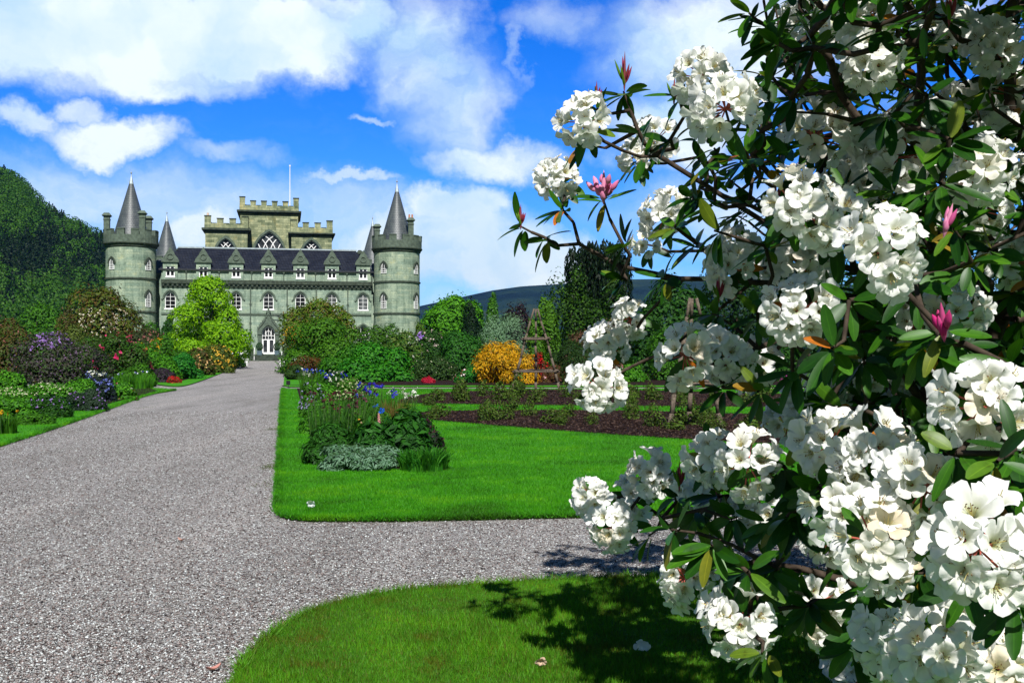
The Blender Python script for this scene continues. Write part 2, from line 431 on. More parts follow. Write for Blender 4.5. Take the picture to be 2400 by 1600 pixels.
def gravel_mat():
    m, N, L, b = new_mat('gravel')
    tc = N.new('ShaderNodeTexCoord')
    mp = N.new('ShaderNodeMapping'); L.new(tc.outputs['Object'], mp.inputs[0])
    v = N.new('ShaderNodeTexVoronoi'); v.inputs['Scale'].default_value = 58; L.new(mp.outputs[0], v.inputs['Vector'])
    sp = N.new('ShaderNodeSeparateColor'); L.new(v.outputs['Color'], sp.inputs[0])
    r = ramp(N, [(.0, (.07, .065, .062)), (.25, (.19, .168, .157)), (.5, (.32, .315, .302)), (.75, (.305, .268, .248)), (1, (.56, .57, .56))])
    L.new(sp.outputs[0], r.inputs[0])
    mr_ = N.new('ShaderNodeMapping'); mr_.inputs['Rotation'].default_value = (0, 0, -R(12)); mr_.inputs['Scale'].default_value = (.9, .12, 1); L.new(tc.outputs['Object'], mr_.inputs[0])
    n = noise(N, L, mr_.outputs[0], 1.0, 7, .7)
    r2 = ramp(N, [(.3, (.66, .65, .62)), (.5, (1, 1, 1)), (.7, (1.25, 1.22, 1.2))]); L.new(n.outputs[0], r2.inputs[0])
    mx = N.new('ShaderNodeMix'); mx.data_type = 'RGBA'; mx.blend_type = 'MULTIPLY'; mx.inputs['Factor'].default_value = 1
    L.new(r.outputs[0], mx.inputs[6]); L.new(r2.outputs[0], mx.inputs[7]); L.new(mx.outputs[2], b.inputs['Base Color'])
    b.inputs['Roughness'].default_value = .85; b.inputs['Specular IOR Level'].default_value = .2
    bp = N.new('ShaderNodeBump'); bp.inputs['Strength'].default_value = 1; bp.inputs['Distance'].default_value = .02; bp.invert = True
    L.new(v.outputs['Distance'], bp.inputs['Height']); L.new(bp.outputs[0], b.inputs['Normal'])
    return m
M['gravel'] = gravel_mat()
def stones_mat():
    m, N, L, b = new_mat('pebbles')
    g = N.new('ShaderNodeNewGeometry')
    r = ramp(N, [(.0, (.018, .017, .017)), (.18, (.105, .074, .068)), (.38, (.205, .198, .188)), (.56, (.305, .306, .297)), (.70, (.235, .17, .153)), (.84, (.42, .435, .43)), (1, (.66, .69, .68))])
    L.new(g.outputs['Random Per Island'], r.inputs[0]); L.new(r.outputs[0], b.inputs['Base Color'])
    b.inputs['Roughness'].default_value = .8; b.inputs['Specular IOR Level'].default_value = .25
    return m
M['pebbles'] = stones_mat()
def soil_mat():
    m, N, L, b = new_mat('soil')
    tc = N.new('ShaderNodeTexCoord'); n = noise(N, L, tc.outputs['Object'], 14, 8, .75)
    r = ramp(N, [(.3, (.006, .0035, .003)), (.55, (.022, .011, .008)), (.75, (.062, .034, .026))]); L.new(n.outputs[0], r.inputs[0])
    L.new(r.outputs[0], b.inputs['Base Color']); b.inputs['Roughness'].default_value = .95; b.inputs['Specular IOR Level'].default_value = .1
    bp = N.new('ShaderNodeBump'); bp.inputs['Strength'].default_value = 1; bp.inputs['Distance'].default_value = .06
    L.new(n.outputs[0], bp.inputs['Height']); L.new(bp.outputs[0], b.inputs['Normal'])
    return m
M['soil'] = soil_mat()

# ------------------------------------------------------------------ ground
def sheet(name, poly, z0, z1, mats, kind='structure', bevel=0):
    """flat slab with the given outline (x, y)"""
    bm = bmesh.new()
    q = []
    for p in poly:
        if not q or (abs(p[0] - q[-1][0]) + abs(p[1] - q[-1][1])) > 1e-4: q.append(p)
    if abs(q[0][0] - q[-1][0]) + abs(q[0][1] - q[-1][1]) < 1e-4: q.pop()
    poly = q
    top = [bm.verts.new((p[0], p[1], z1)) for p in poly]
    f0 = bm.faces.new(top)
    if z0 < z1:
        low = [bm.verts.new((p[0], p[1], z0)) for p in poly]
        for i in range(len(top)):
            j = (i + 1) % len(top)
            bm.faces.new((top[i], low[i], low[j], top[j]))
    bmesh.ops.recalc_face_normals(bm, faces=bm.faces)
    bmesh.ops.triangulate(bm, faces=[f0], ngon_method='EAR_CLIP')
    up = [f for f in bm.faces if abs(f.normal.z) > .5]
    if up and up[0].normal.z < 0: bmesh.ops.reverse_faces(bm, faces=bm.faces)
    if not isinstance(mats, (list, tuple)): mats = [mats]
    if len(mats) > 1:
        for f in bm.faces:
            if abs(f.normal.z) < .5: f.material_index = 1
    me = bpy.data.meshes.new(name); bm.to_mesh(me); bm.free()
    for q in mats: me.materials.append(q)
    o = link(name, me); o['kind'] = kind
    return o
def smooth_poly(pts, it=2):
    for _ in range(it):
        q = []
        for i in range(len(pts) - 1):
            a, c = pts[i], pts[i + 1]
            q += [(a[0] * .75 + c[0] * .25, a[1] * .75 + c[1] * .25), (a[0] * .25 + c[0] * .75, a[1] * .25 + c[1] * .75)]
        pts = [pts[0]] + q + [pts[-1]]
    return pts
def G(lst): return [tuple(gnd(x, y).xy) for x, y in lst]

TH = R(12.0)                                  # castle axis, and the drive that leads to it
AX = Vector((-math.sin(TH), math.cos(TH), 0)) # along the drive, away from the camera
SX = Vector((math.cos(TH), math.sin(TH), 0))
CC = gnd(629 / K, 845 / K)                    # foot of the castle front at the door

sheet('ground', [(-4000, -600), (4000, -600), (4000, 5000), (-4000, 5000)], -.06, -.05, M['meadow'])
gr_end = CC + AX * 2
sheet('gravel_path', [(-30, -6), (40, -6), (40, 46.2), (-9, 46.2)] + [tuple((CC + SX * 9 + AX * 1).xy), tuple((CC - SX * 9 + AX * 1).xy), (-38, 60)], -.045, 0, M['gravel'])

edge = smooth_poly([(545, 1568), (560, 1535), (592, 1498), (650, 1450), (740, 1405), (900, 1371), (1080, 1356), (1250, 1345), (1450, 1337), (1800, 1328), (2352, 1322), (2900, 1318)])
fg = G(edge)
fg_lawn = fg + [(9, fg[-1][1]), (9, -4), (fg[0][0] - .5, -4), (fg[0][0] - .12, 3)]
LAWN_Z = .045
sheet('lawn', fg_lawn, 0.0, .045, [M['lawn_worn'], M['turf_edge']])
right_edge = smooth_poly([(651, 894), (647, 960), (642, 1060), (637, 1150), (636, 1172)], 1) + smooth_poly([(636, 1172), (640, 1188), (672, 1196), (720, 1199)], 2) + [(900, 1199), (1150, 1194), (1320, 1190), (1700, 1180), (2352, 1168), (3400, 1160)]
rl = G(right_edge)
right_lawn = rl + [(30, rl[-1][1]), (30, 43.4)]
sheet('lawn', right_lawn, 0.0, LAWN_Z, [M['lawn'], M['turf_edge']])
strip_r = G([(651, 883), (654, 836), (662, 833), (700, 883)])
sheet('lawn', G([(651, 886), (655, 838), (690, 838), (760, 884)]), 0.0, LAWN_Z, [M['lawn'], M['turf_edge']])
back_strip = [(-9.5, 45.6), (40, 45.6), (40, 47.3), (-10.2, 47.3)]
sheet('lawn', back_strip, 0.0, LAWN_Z, [M['lawn'], M['turf_edge']])
left_strip = G(smooth_poly([(-400, 1150), (-150, 1078), (0, 1026), (130, 985), (250, 941), (340, 907), (404, 897)], 2) + smooth_poly([(404, 897), (370, 896), (300, 890), (100, 905), (-400, 950)], 1))
sheet('lawn', left_strip, 0.0, LAWN_Z, [M['lawn'], M['turf_edge']])
left_strip2 = G(smooth_poly([(365, 885), (395, 889), (425, 888), (465, 875), (526, 851), (573, 832)], 2) + [(540, 829), (440, 840), (300, 872)])
sheet('lawn', left_strip2, 0.0, LAWN_Z, [M['lawn'], M['turf_edge']])
# beds of dark soil
def bed(poly, z=LAWN_Z):
    return sheet('soil', poly, z - .02, z + .012, M['soil'])
bed(G([(-400, 1125), (0, 996), (138, 946), (190, 945), (252, 930), (362, 900), (330, 889), (200, 887), (-400, 925)]))
bed(G([(340, 877), (404, 880), (455, 866), (490, 855), (526, 842), (500, 836), (300, 862)]))
border = [tuple(p) for p in (gnd(735, 1086).xy, gnd(1025, 1086).xy)]
b0, b1 = Vector((*border[0], 0)), Vector((*border[1], 0))
bed([tuple(b0.xy), tuple(b1.xy), tuple((b1 + AX * 29.5).xy), tuple((b0 + AX * 29.5).xy)])
bed([(-8.5, 47.2), (40, 47.2), (40, 130), (-24, 130)], LAWN_Z + .004)
rose_a = G(smooth_poly([(905, 930), (930, 915), (990, 906), (1130, 899), (1280, 897), (1470, 899), (1720, 906), (2300, 920)], 1) + [(2300, 950), (1720, 938), (1470, 936), (1280, 934), (1130, 933), (990, 930)])
rose_b = G(smooth_poly([(900, 958), (980, 949), (1130, 946), (1280, 946), (1470, 948), (1720, 955), (2300, 975)], 1) + smooth_poly([(2300, 1045), (1910, 1032), (1720, 1022), (1570, 1014), (1420, 1004), (1270, 993), (1130, 981), (1000, 970), (900, 958)], 1)[:-1])
bed(rose_a); bed(rose_b)

# loose pebbles near the camera, grass blades on the lawns
def octa_stones(P, size):
    n = len(P)
    base = np.array([(1, 0, 0), (-1, 0, 0), (0, 1, 0), (0, -1, 0), (0, 0, 1), (0, 0, -1)], float)
    base = np.array([(1, .2, .1), (-.2, 1, -.1), (-1, -.25, .15), (.25, -1, 0), (.2, .15, .9), (-.1, 0, -.9)], float)
    s = size[:, None, None] * rng.uniform(.55, 1.3, (n, 1, 3)) * np.array([1, .8, .55])
    V = base[None] * s + rng.normal(0, .12, (n, 6, 3)) * size[:, None, None]
    a = rng.uniform(0, 6.283, n); c, q = np.cos(a)[:, None], np.sin(a)[:, None]
    t = rng.normal(0, .35, n)[:, None]
    x, y, z = V[..., 0], V[..., 1], V[..., 2]
    y, z = y * np.cos(t) - z * np.sin(t), y * np.sin(t) + z * np.cos(t)
    V = np.stack([x * c - y * q, x * q + y * c, z], -1) + P[:, None]
    f = np.array([(0, 1, 4), (1, 2, 4), (2, 3, 4), (3, 0, 4), (1, 0, 5), (2, 1, 5), (3, 2, 5), (0, 3, 5)])
    Fq = (f[None] + (np.arange(n) * 6)[:, None, None]).reshape(-1, 3)
    return V.reshape(-1, 3), Fq
n = 430000
yy = 4.6 + 24 * rng.random(n) ** 2.3
xx = (rng.random(n) * 1.12 - .56) * yy * .98
keep = ~in_poly(xx, yy, fg_lawn) & ~in_poly(xx, yy, right_lawn) & (xx < 3.2)
keep &= ~in_poly(xx, yy, left_strip)
xx, yy = xx[keep], yy[keep]
P = np.stack([xx, yy, rng.uniform(.001, .007, len(xx))], -1)
V, Fq = octa_stones(P, rng.uniform(.0048, .0115, len(xx)) * (1 + np.maximum(0, yy - 9) * .02))
o = link('gravel_stones', np_mesh('gravel_stones', V, Fq, M['pebbles']))
tag(o, 'loose grey and pinkish gravel stones on the near path', 'gravel', kind='stuff')

for poly_, lab_ in ((rose_a, 'crumbly dark clods on the far rose bed'), (rose_b, 'crumbly dark clods on the near rose bed')):
    q_ = np.array(poly_); x_ = rng.uniform(q_[:, 0].min(), min(q_[:, 0].max(), 18), 26000); y_ = rng.uniform(q_[:, 1].min(), q_[:, 1].max(), 26000); k_ = in_poly(x_, y_, poly_); x_, y_ = x_[k_], y_[k_]
    V, Fq = octa_stones(np.stack([x_, y_, np.full(len(x_), LAWN_Z + .014)], -1), rng.uniform(.012, .05, len(x_)))
    tag(link('soil_clods', np_mesh('soil_clods', V, Fq, leaf_mat([(.009, .005, .004), (.018, .010, .008), (.032, .018, .014), (.065, .042, .034)], 0, .95, .05))), lab_, 'soil', kind='stuff')
def blades(P, h, w, lean=.45):
    n = len(P); a = rng.uniform(0, 6.283, n); d = np.stack([np.cos(a), np.sin(a), np.zeros(n)], -1)
    b = rng.uniform(0, 6.283, n); l = np.stack([np.cos(b), np.sin(b), np.zeros(n)], -1) * (h * lean * rng.uniform(.2, 1.6, n))[:, None]
    up = np.zeros((n, 3)); up[:, 2] = h
    V = np.stack([P - d * w[:, None], P + d * w[:, None], P + up + l], 1)
    return V.reshape(-1, 3), np.arange(n * 3).reshape(-1, 3)
def scatter(poly, n, ymin, ymax, xlim=.54, pw=1.0):
    y = ymin + (ymax - ymin) * rng.random(n) ** pw; x = (rng.random(n) * 2 - 1) * y * xlim
    k = in_poly(x, y, poly); return x[k], y[k]
def grass_mat(name, cols, patch, sc_, lo=.38, hi=.62):
    m = leaf_mat(cols, .3, .55, .2).copy(); m.name = name
    N, L = m.node_tree.nodes, m.node_tree.links
    r = [n for n in N if n.bl_idname == 'ShaderNodeValToRGB'][0]
    tc = N.new('ShaderNodeTexCoord'); n = noise(N, L, tc.outputs['Object'], sc_, 6, .65)
    pr = ramp(N, patch); L.new(n.outputs[0], pr.inputs[0])
    mx = N.new('ShaderNodeMix'); mx.data_type = 'RGBA'; mx.blend_type = 'MULTIPLY'; mx.inputs['Factor'].default_value = 1
    outs = [l.to_socket for l in r.outputs[0].links]
    L.new(r.outputs[0], mx.inputs[6]); L.new(pr.outputs[0], mx.inputs[7])
    for o_ in outs: L.new(mx.outputs[2], o_)
    return m
grass_fg = grass_mat('rough_grass', [(.085, .11, .012), (.05, .17, .005), (.065, .23, .006), (.09, .28, .012), (.05, .185, .006)], [(.34, (1.5, .60, .9)), (.45, (1.0, .95, 1)), (.58, (1.35, 1.25, 1)), (.72, (1.9, 1.5, 1))], 2.1)
grass_mid = grass_mat('mown_grass', [(.028, .17, .003), (.042, .24, .003), (.062, .29, .004)], [(.36, (.62, .50, .8)), (.5, (1, 1, 1)), (.62, (1.9, 1.22, 1)), (.72, (2.6, 1.3, 1.3))], .8)
x, y = scatter(fg_lawn, 420000, 4.7, 8.2, .54)
h = rng.uniform(.015, .05, len(x)) * (.6 + .8 * (np.sin(x * 3.1 + np.sin(y * 2.3) * 2) * .5 + .5) * rng.random(len(x)))
V, Fq = blades(np.stack([x, y, np.full(len(x), .042)], -1), h, np.full(len(x), .0022))
o = link('grass', np_mesh('grass', V, Fq, grass_fg)); tag(o, 'mossy uneven grass of the lawn nearest the camera', 'grass', kind='stuff')
bed_poly = [tuple(b0.xy), tuple(b1.xy), tuple((b1 + AX * 29.5).xy), tuple((b0 + AX * 29.5).xy)]
x, y = scatter(right_lawn, 520000, 10, 43, .36, 1.9)
k = ~in_poly(x, y, bed_poly) & ~in_poly(x, y, rose_a) & ~in_poly(x, y, rose_b); x, y = x[k], y[k]
h = rng.uniform(.018, .038, len(x)) * (1 + (y - 10) * .012)
V, Fq = blades(np.stack([x, y, np.full(len(x), LAWN_Z - .003)], -1), h, .0028 + .00022 * (y - 8))
o = link('grass', np_mesh('grass', V, Fq, grass_mid)); tag(o, 'smooth bright green mown grass around the border and rose beds', 'grass', kind='stuff')
x = rng.uniform(-22, 0, 160000); y = rng.uniform(17, 45, 160000)
k = in_poly(x, y, left_strip); x, y = x[k], y[k]
V, Fq = blades(np.stack([x, y, np.full(len(x), LAWN_Z - .003)], -1), rng.uniform(.02, .045, len(x)), np.full(len(x), .006))
o = link('grass', np_mesh('grass', V, Fq, grass_mid)); tag(o, 'mown grass verge along the left side of the drive', 'grass', kind='stuff')

def edge_blades(poly, n, mat_, lab, ymax, h0, z=LAWN_Z):
    P = np.array(poly); Q = np.roll(P, -1, 0); ok = (P[:, 1] < ymax) & (Q[:, 1] < ymax) & (P[:, 1] > 3) & (np.abs(P[:, 0]) < 25) & (np.abs(Q[:, 0]) < 25); P, Q = P[ok], Q[ok]
    l = np.linalg.norm(Q - P, axis=1); w = l / (.3 + P[:, 1] / 12); i = rng.choice(len(P), n, p=w / w.sum()); t = rng.random((n, 1))
    B = P[i] * (1 - t) + Q[i] * t + rng.normal(0, .012, (n, 2)) * (1 + B_k(P[i][:, 1:]))
    V, Fq = blades(np.concatenate([B, z - rng.uniform(0, .03, (n, 1))], 1), rng.uniform(.4, 1.2, n) * h0 * (1 + B[:, 1] * .02), .0022 + .0002 * B[:, 1], 1.1)
    tag(link('grass', np_mesh('grass', V, Fq, mat_)), lab, 'grass', kind='stuff')
def B_k(y): return y * .06
edge_blades(fg_lawn, 16000, grass_fg, 'ragged tufts along the edge of the foreground lawn', 9, .05, .045)
edge_blades(right_lawn, 30000, grass_mid, 'ragged tufts along the edge of the lawn right of the drive', 44, .035)
edge_blades(left_strip, 16000, grass_mid, 'ragged tufts along the edge of the left verge', 45, .04)

wx, wy = [], []
for (a_, b_, n_, r_) in ((632, 985, 260, .22), (628, 1072, 420, .2), (640, 940, 160, .3), (618, 1110, 120, .25), (330, 936, 90, .3)):
    g_ = gnd(a_, b_); wx.append(g_.x + rng.normal(0, r_ * .5, n_)); wy.append(g_.y + rng.normal(0, r_, n_))
wx, wy = np.concatenate(wx), np.concatenate(wy); k_ = ~in_poly(wx, wy, right_lawn); wx, wy = wx[k_], wy[k_]
V, Fq = blades(np.stack([wx, wy, np.full(len(wx), .002)], -1), rng.uniform(.008, .025, len(wx)), np.full(len(wx), .005), .9)
tag(link('weeds', np_mesh('weeds', V, Fq, leaf_mat([(.06, .09, .02), (.10, .12, .04)], .2))), 'thin weeds growing through the gravel beside the lawn edge', 'weeds', kind='stuff')

# ------------------------------------------------------------------ hills
def hill(name, ridge, d0, d1, mat, nz=.03, x0=-900, x1=3400, seed=1, k=60):
    """ridge: list of (x, y) measured skyline points; the slope rises from d0 to the ridge at d1 and falls behind"""
    rs = np.random.default_rng(seed)
    xs = np.linspace(x0, x1, 150); rx = [p[0] for p in ridge]; ry = [p[1] for p in ridge]
    top = np.interp(xs, rx, ry)
    ts = np.linspace(0, 1.5, k)
    ph = rs.uniform(0, 6.28, (8, 2)); fr = rs.uniform(.004, .03, 8)
    V = []
    for t in ts:
        d = d0 + (d1 - d0) * t
        s = t * t * (3 - 2 * t) if t <= 1 else 1 - (t - 1) * .9
        u = (xs * K - 1200) / F; zt = (HORIZON - top * K) / F * d1 + CAMH
        wob = sum(np.sin(xs * f + p[0] + t * 7 * (i % 3)) * np.cos(t * 9 * (i % 4 + 1) + p[1]) for i, (f, p) in enumerate(zip(fr, ph))) / 8
        z = zt * (s + wob * nz * 4 * t * max(0, 1 - t) ) - 1.5 * (1 - min(1, t * 4))
        V.append(np.stack([u * d, np.full_like(u, d), z], -1))
    V = np.concatenate(V); nx = len(xs)
    i, j = np.meshgrid(np.arange(k - 1), np.arange(nx - 1), indexing='ij')
    a = (i * nx + j).ravel(); Fq = np.stack([a, a + 1, a + nx + 1, a + nx], -1)
    o = link(name, np_mesh(name, V, Fq, mat, smooth=True)); o['kind'] = 'structure'
    return V, k, nx
def hill_mat(name, stops, sc_):
    m, N, L, b = new_mat(name); tc = N.new('ShaderNodeTexCoord')
    n = noise(N, L, tc.outputs['Object'], sc_, 8, .65); r = ramp(N, stops); L.new(n.outputs[0], r.inputs[0]); L.new(r.outputs[0], b.inputs['Base Color'])
    b.inputs['Roughness'].default_value = .95; b.inputs['Specular IOR Level'].default_value = .05
    n2 = noise(N, L, tc.outputs['Object'], sc_ * 12, 4, .7)
    bp = N.new('ShaderNodeBump'); bp.inputs['Strength'].default_value = 1; bp.inputs['Distance'].default_value = 6; L.new(n2.outputs[0], bp.inputs['Height']); L.new(bp.outputs[0], b.inputs['Normal'])
    return m
M['hill_l'] = hill_mat('hillside', [(.35, (.010, .024, .006)), (.6, (.02, .042, .008)), (.75, (.075, .05, .025))], .02)
M['hill_r'] = hill_mat('far_hillside', [(.36, (.002, .008, .008)), (.5, (.008, .022, .016)), (.6, (.022, .038, .014)), (.68, (.045, .04, .02))], .006)
HL, hk, hn = hill('hill', [(-900, 360), (-300, 380), (-100, 400), (0, 424), (40, 440), (70, 475), (110, 512), (150, 534), (200, 552), (240, 572), (300, 612), (400, 660), (520, 730), (700, 775), (3400, 790)], 300, 620, M['hill_l'], .05, -900, 800, 3)
hill('hill', [(-900, 760), (900, 722), (965, 704), (1050, 686), (1130, 669), (1200, 659), (1290, 654), (1400, 645), (1700, 640), (2200, 670), (3400, 700)], 1500, 2600, M['hill_r'], .03, 300, 3400, 5)

# ------------------------------------------------------------------ foliage tools
def leaf_quads(P, Nrm, ln, wd, droop=0.0, up=None):
    """one folded rhombus leaf per point"""
    n = len(P)
    t = rand_dirs(n)
    if up is not None: t = t * (1 - up) + np.array([0, 0, 1.0]) * up
    if droop: t = t + np.array([0, 0, -droop])
    t = unit(t - Nrm * (t * Nrm).sum(-1, keepdims=True))
    s = np.cross(Nrm, t)
    ln = np.broadcast_to(ln, n)[:, None] * rng.uniform(.65, 1.3, (n, 1)); wd = np.broadcast_to(wd, n)[:, None] * rng.uniform(.7, 1.25, (n, 1))
    a = P - t * ln * .5; c = P + t * ln * .5 - Nrm * ln * .12
    b = P + s * wd * .5 + Nrm * wd * .15; d = P - s * wd * .5 + Nrm * wd * .15
    V = np.stack([a, b, c, d], 1).reshape(-1, 3)
    return V, np.arange(n * 4).reshape(-1, 4)
def lobes_for(shape, nl, lobe, spread=.66):
    d = rand_dirs(nl * 3)
    if shape == 'dome':
        d = d[d[:, 2] > -.12][:nl]; rad = rng.uniform(.45, 1, len(d))[:, None] ** .5
        C = d * rad * spread; r = lobe * rng.uniform(.65, 1.2, len(C))
    elif shape == 'round':
        d = d[:nl]; rad = rng.uniform(.35, 1, len(d))[:, None] ** .5
        C = d * rad * spread; C[:, 2] = C[:, 2] * .5 + .5; r = lobe * rng.uniform(.65, 1.2, nl); r = r * .8
    elif shape == 'cone':
        h = rng.random(nl) ** 1.25; a = rng.uniform(0, 6.283, nl); rr = (1 - h) ** .62 * spread * rng.uniform(.55, 1.05, nl)
        C = np.stack([np.cos(a) * rr, np.sin(a) * rr, .1 + h * .82], -1); r = lobe * (1.05 - .65 * h) * rng.uniform(.75, 1.2, nl)
    elif shape == 'tier':     # a broad egg shaped tree of level sprays
        h = rng.random(nl) ** 1.1; a = rng.uniform(0, 6.283, nl); rr = np.maximum(.02, 1 - h ** 1.5) ** .7 * spread * np.sqrt(rng.uniform(.15, 1.15, nl))
        C = np.stack([np.cos(a) * rr, np.sin(a) * rr, .12 + h * .80], -1); r = lobe * (1.1 - .45 * h) * rng.uniform(.75, 1.3, nl)
    return C, r
def crown(shape, rx, ry, h, nleaf, nl=18, lobe=.40, jitter=.10, spread=.66, flat=.72):
    C, r = lobes_for(shape, nl, lobe, spread)
    r = r * rng.uniform(.7, 1.25, len(r))
    w = r ** 2; w = w / w.sum(); fl = np.array([1, 1, flat])
    m = nleaf * 3
    idx = rng.choice(len(C), m, p=w); d = rand_dirs(m); d[:, 2] = np.where((d[:, 2] < -.3) & (rng.random(m) < .6), -d[:, 2], d[:, 2])
    k = 1 + rng.normal(0, jitter, m) + np.where(rng.random(m) < .16, rng.uniform(0, .38, m), 0)
    p = C[idx] + d * fl * (r[idx] * k)[:, None]
    inside = np.zeros(m, bool)
    for c, q in zip(C, r): inside |= np.linalg.norm((p - c) / fl, axis=1) < q * .76
    ok = (~inside | (rng.random(m) < .05)) & (p[:, 2] > .01)
    p, d = p[ok][:nleaf], d[ok][:nleaf]
    n2 = nleaf // 9; q = rng.choice(len(C), n2, p=w); pi = C[q] * rng.uniform(.25, .8, (n2, 1)) + rand_dirs(n2) * .12; di = rand_dirs(n2); g = pi[:, 2] > .01
    p = np.concatenate([p, pi[g]]); d = np.concatenate([d, di[g]])
    S = np.array([rx, ry, h]); nrm = unit(unit(d / S) + .40 * rand_dirs(len(d)) + np.array([0, 0, .3]))
    return p * S, nrm, C * S, r
def flower_heads(P, Nrm, size, petals=5):
    n = len(P); Pp = np.repeat(P, petals, 0) + rng.normal(0, size * .35, (n * petals, 3)); Nn = unit(np.repeat(Nrm, petals, 0) + .7 * rand_dirs(n * petals))
    return leaf_quads(Pp, Nn, size, size * .8)
def limb_mesh(mb, base, tips, r0, n=6):
    for t in tips:
        mid = base.lerp(t, .5) + Vector((random.uniform(-.08, .08), random.uniform(-.08, .08), .1)) * (t - base).length
        mb.tube(base, mid, r0 * .55, r0 * .35, n); mb.tube(mid, t, r0 * .35, r0 * .08, n)

def shrub(name, label, cat, x, top, width, Y, cols, leaf=.16, n=5000, shape='dome', base=None, flowers=None, lobes=26, lobe=.33,
          trunk=0.0, group=None, asp=.5, depth_k=.85, trans=.3, spread=.74, jitter=.07, droop=.0, flat=.72, sink=0.0, leaf_part='foliage', up=None):
    """x, top, width measured in the photograph; Y the distance; flowers: list of (colours, count, size, zone, petals)"""
    pos = at(x, 798.7, Y); gx = pos.x
    hgt = at(x, top, Y).z - trunk
    rx = width * .5 / 2450 * Y; ry = rx * depth_k
    root = empty(name, (gx, Y, -sink)); tag(root, label, cat, group)
    hgt += sink
    p, nr, C, r = crown(shape, rx, ry, hgt, n, lobes, lobe, jitter, spread, flat)
    # normalise so that the crown has the measured width and height
    ex = np.quantile(np.abs(p[:, 0]), .99) + 1e-6; ez = np.quantile(p[:, 2], .995) + 1e-6
    k = np.array([rx / ex, rx / ex * depth_k / .85 if False else rx / ex, hgt / ez]); p = p * k; C = C * k
    p[:, 2] += trunk; C[:, 2] += trunk
    V, Fq = leaf_quads(p, nr, leaf * 1.15, leaf * asp * 1.2, droop, up)
    link(leaf_part, np_mesh(leaf_part, V, Fq, leaf_mat(cols, trans)), root)
    mb = MB(); bt = max(.05, rx * .07)
    z1 = trunk + hgt * .35
    mb.tube((0, 0, -.1), (0, 0, z1), bt, bt * .7, 8)
    limb_mesh(mb, Vector((0, 0, z1 * .8)), [Vector(c) for c in C[:10]], bt)
    mb.build('trunk' if trunk > .3 else 'stems', M['bark'], root)
    for fl in (flowers or []):
        fc, cnt, fs, zone = fl[:4]; pt = fl[4] if len(fl) > 4 else 5
        q = np.ones(len(p), bool)
        if zone:
            x0, x1, z0, z1_ = zone
            q = (p[:, 0] > x0 * rx) & (p[:, 0] < x1 * rx) & (p[:, 2] > z0 * (hgt + trunk)) & (p[:, 2] < z1_ * (hgt + trunk))
        q &= p[:, 1] < ry * .35
        ids = np.flatnonzero(q)
        if len(ids) == 0: continue
        ids = rng.choice(ids, min(cnt, len(ids)), replace=False)
        dirs = unit(p[ids] - np.array([0, 0, (hgt + trunk) * .3]))
        V, Fq = flower_heads(p[ids] + dirs * fs * .5, dirs, fs, pt)
        link('blossoms', np_mesh('blossoms', V, Fq, petal_mat(fc)), root)
    return root
def blades_plant(name, label, cat, x, yb, top, width, cols, n=160, bw=.018, flowers=None, bend=.35, depth=None, group=None, Y=None, stiff=1.0):
    """sword-leaved clump; flowers: (colours, count, size, height range)"""
    Y = depth_of(yb) if Y is None else Y
    g = at(x, 798.7, Y); h = at(x, top, Y).z; rx = width * .5 / 2450 * Y; ry = rx if depth is None else depth
    root = empty(name, (g.x, Y, LAWN_Z)); tag(root, label, cat, group)
    a = rng.uniform(0, 6.283, n); rad = np.sqrt(rng.random(n))
    bx, by = np.cos(a) * rad * rx * .7, np.sin(a) * rad * ry * .7
    hh = h * rng.uniform(.45, 1.0, n); ang = a + rng.normal(0, .8, n)
    out = np.stack([np.cos(ang), np.sin(ang), np.zeros(n)], -1); side = np.stack([-np.sin(a * 3 + 1), np.cos(a * 3 + 1), np.zeros(n)], -1)
    seg = 5; V = []; be = bend * rng.uniform(.2, 1.4, n)
    for k in range(seg + 1):
        t = k / seg
        c = np.stack([bx, by, hh * (t - .25 * be * t ** 3)], -1) + out * (hh * be * t * t)[:, None]
        w = bw * (1 - t ** 1.6) + .0015
        V += [c - side * w, c + side * w]
    V = np.stack(V, 1)
    f = np.array([(2 * k, 2 * k + 1, 2 * k + 3, 2 * k + 2) for k in range(seg)])
    Fq = (f[None] + (np.arange(n) * (2 * seg + 2))[:, None, None]).reshape(-1, 4)
    link('foliage', np_mesh('foliage', V.reshape(-1, 3), Fq, leaf_mat(cols, .3)), root)
    for (fc, cnt, fs, z0, z1) in (flowers or []):
        a = rng.uniform(0, 6.283, cnt); rad = np.sqrt(rng.random(cnt)) * .95
        P = np.stack([np.cos(a) * rad * rx, np.sin(a) * rad * ry, h * rng.uniform(z0, z1, cnt)], -1)
        V, Fq = flower_heads(P, unit(rand_dirs(cnt) + np.array([0, -.6, .4])), fs, 6)
        link('blossoms', np_mesh('blossoms', V, Fq, petal_mat(fc)), root)
        mb = MB()
        mb.tube((0, 0, -.06), (0, 0, -.02), rx, rx, 10)
        for q in P: mb.tube((q[0] * .75, q[1] * .75, -.04), q, .006, .004, 4, cap=False)
        mb.build('stems', M['stem'], root)
    return root

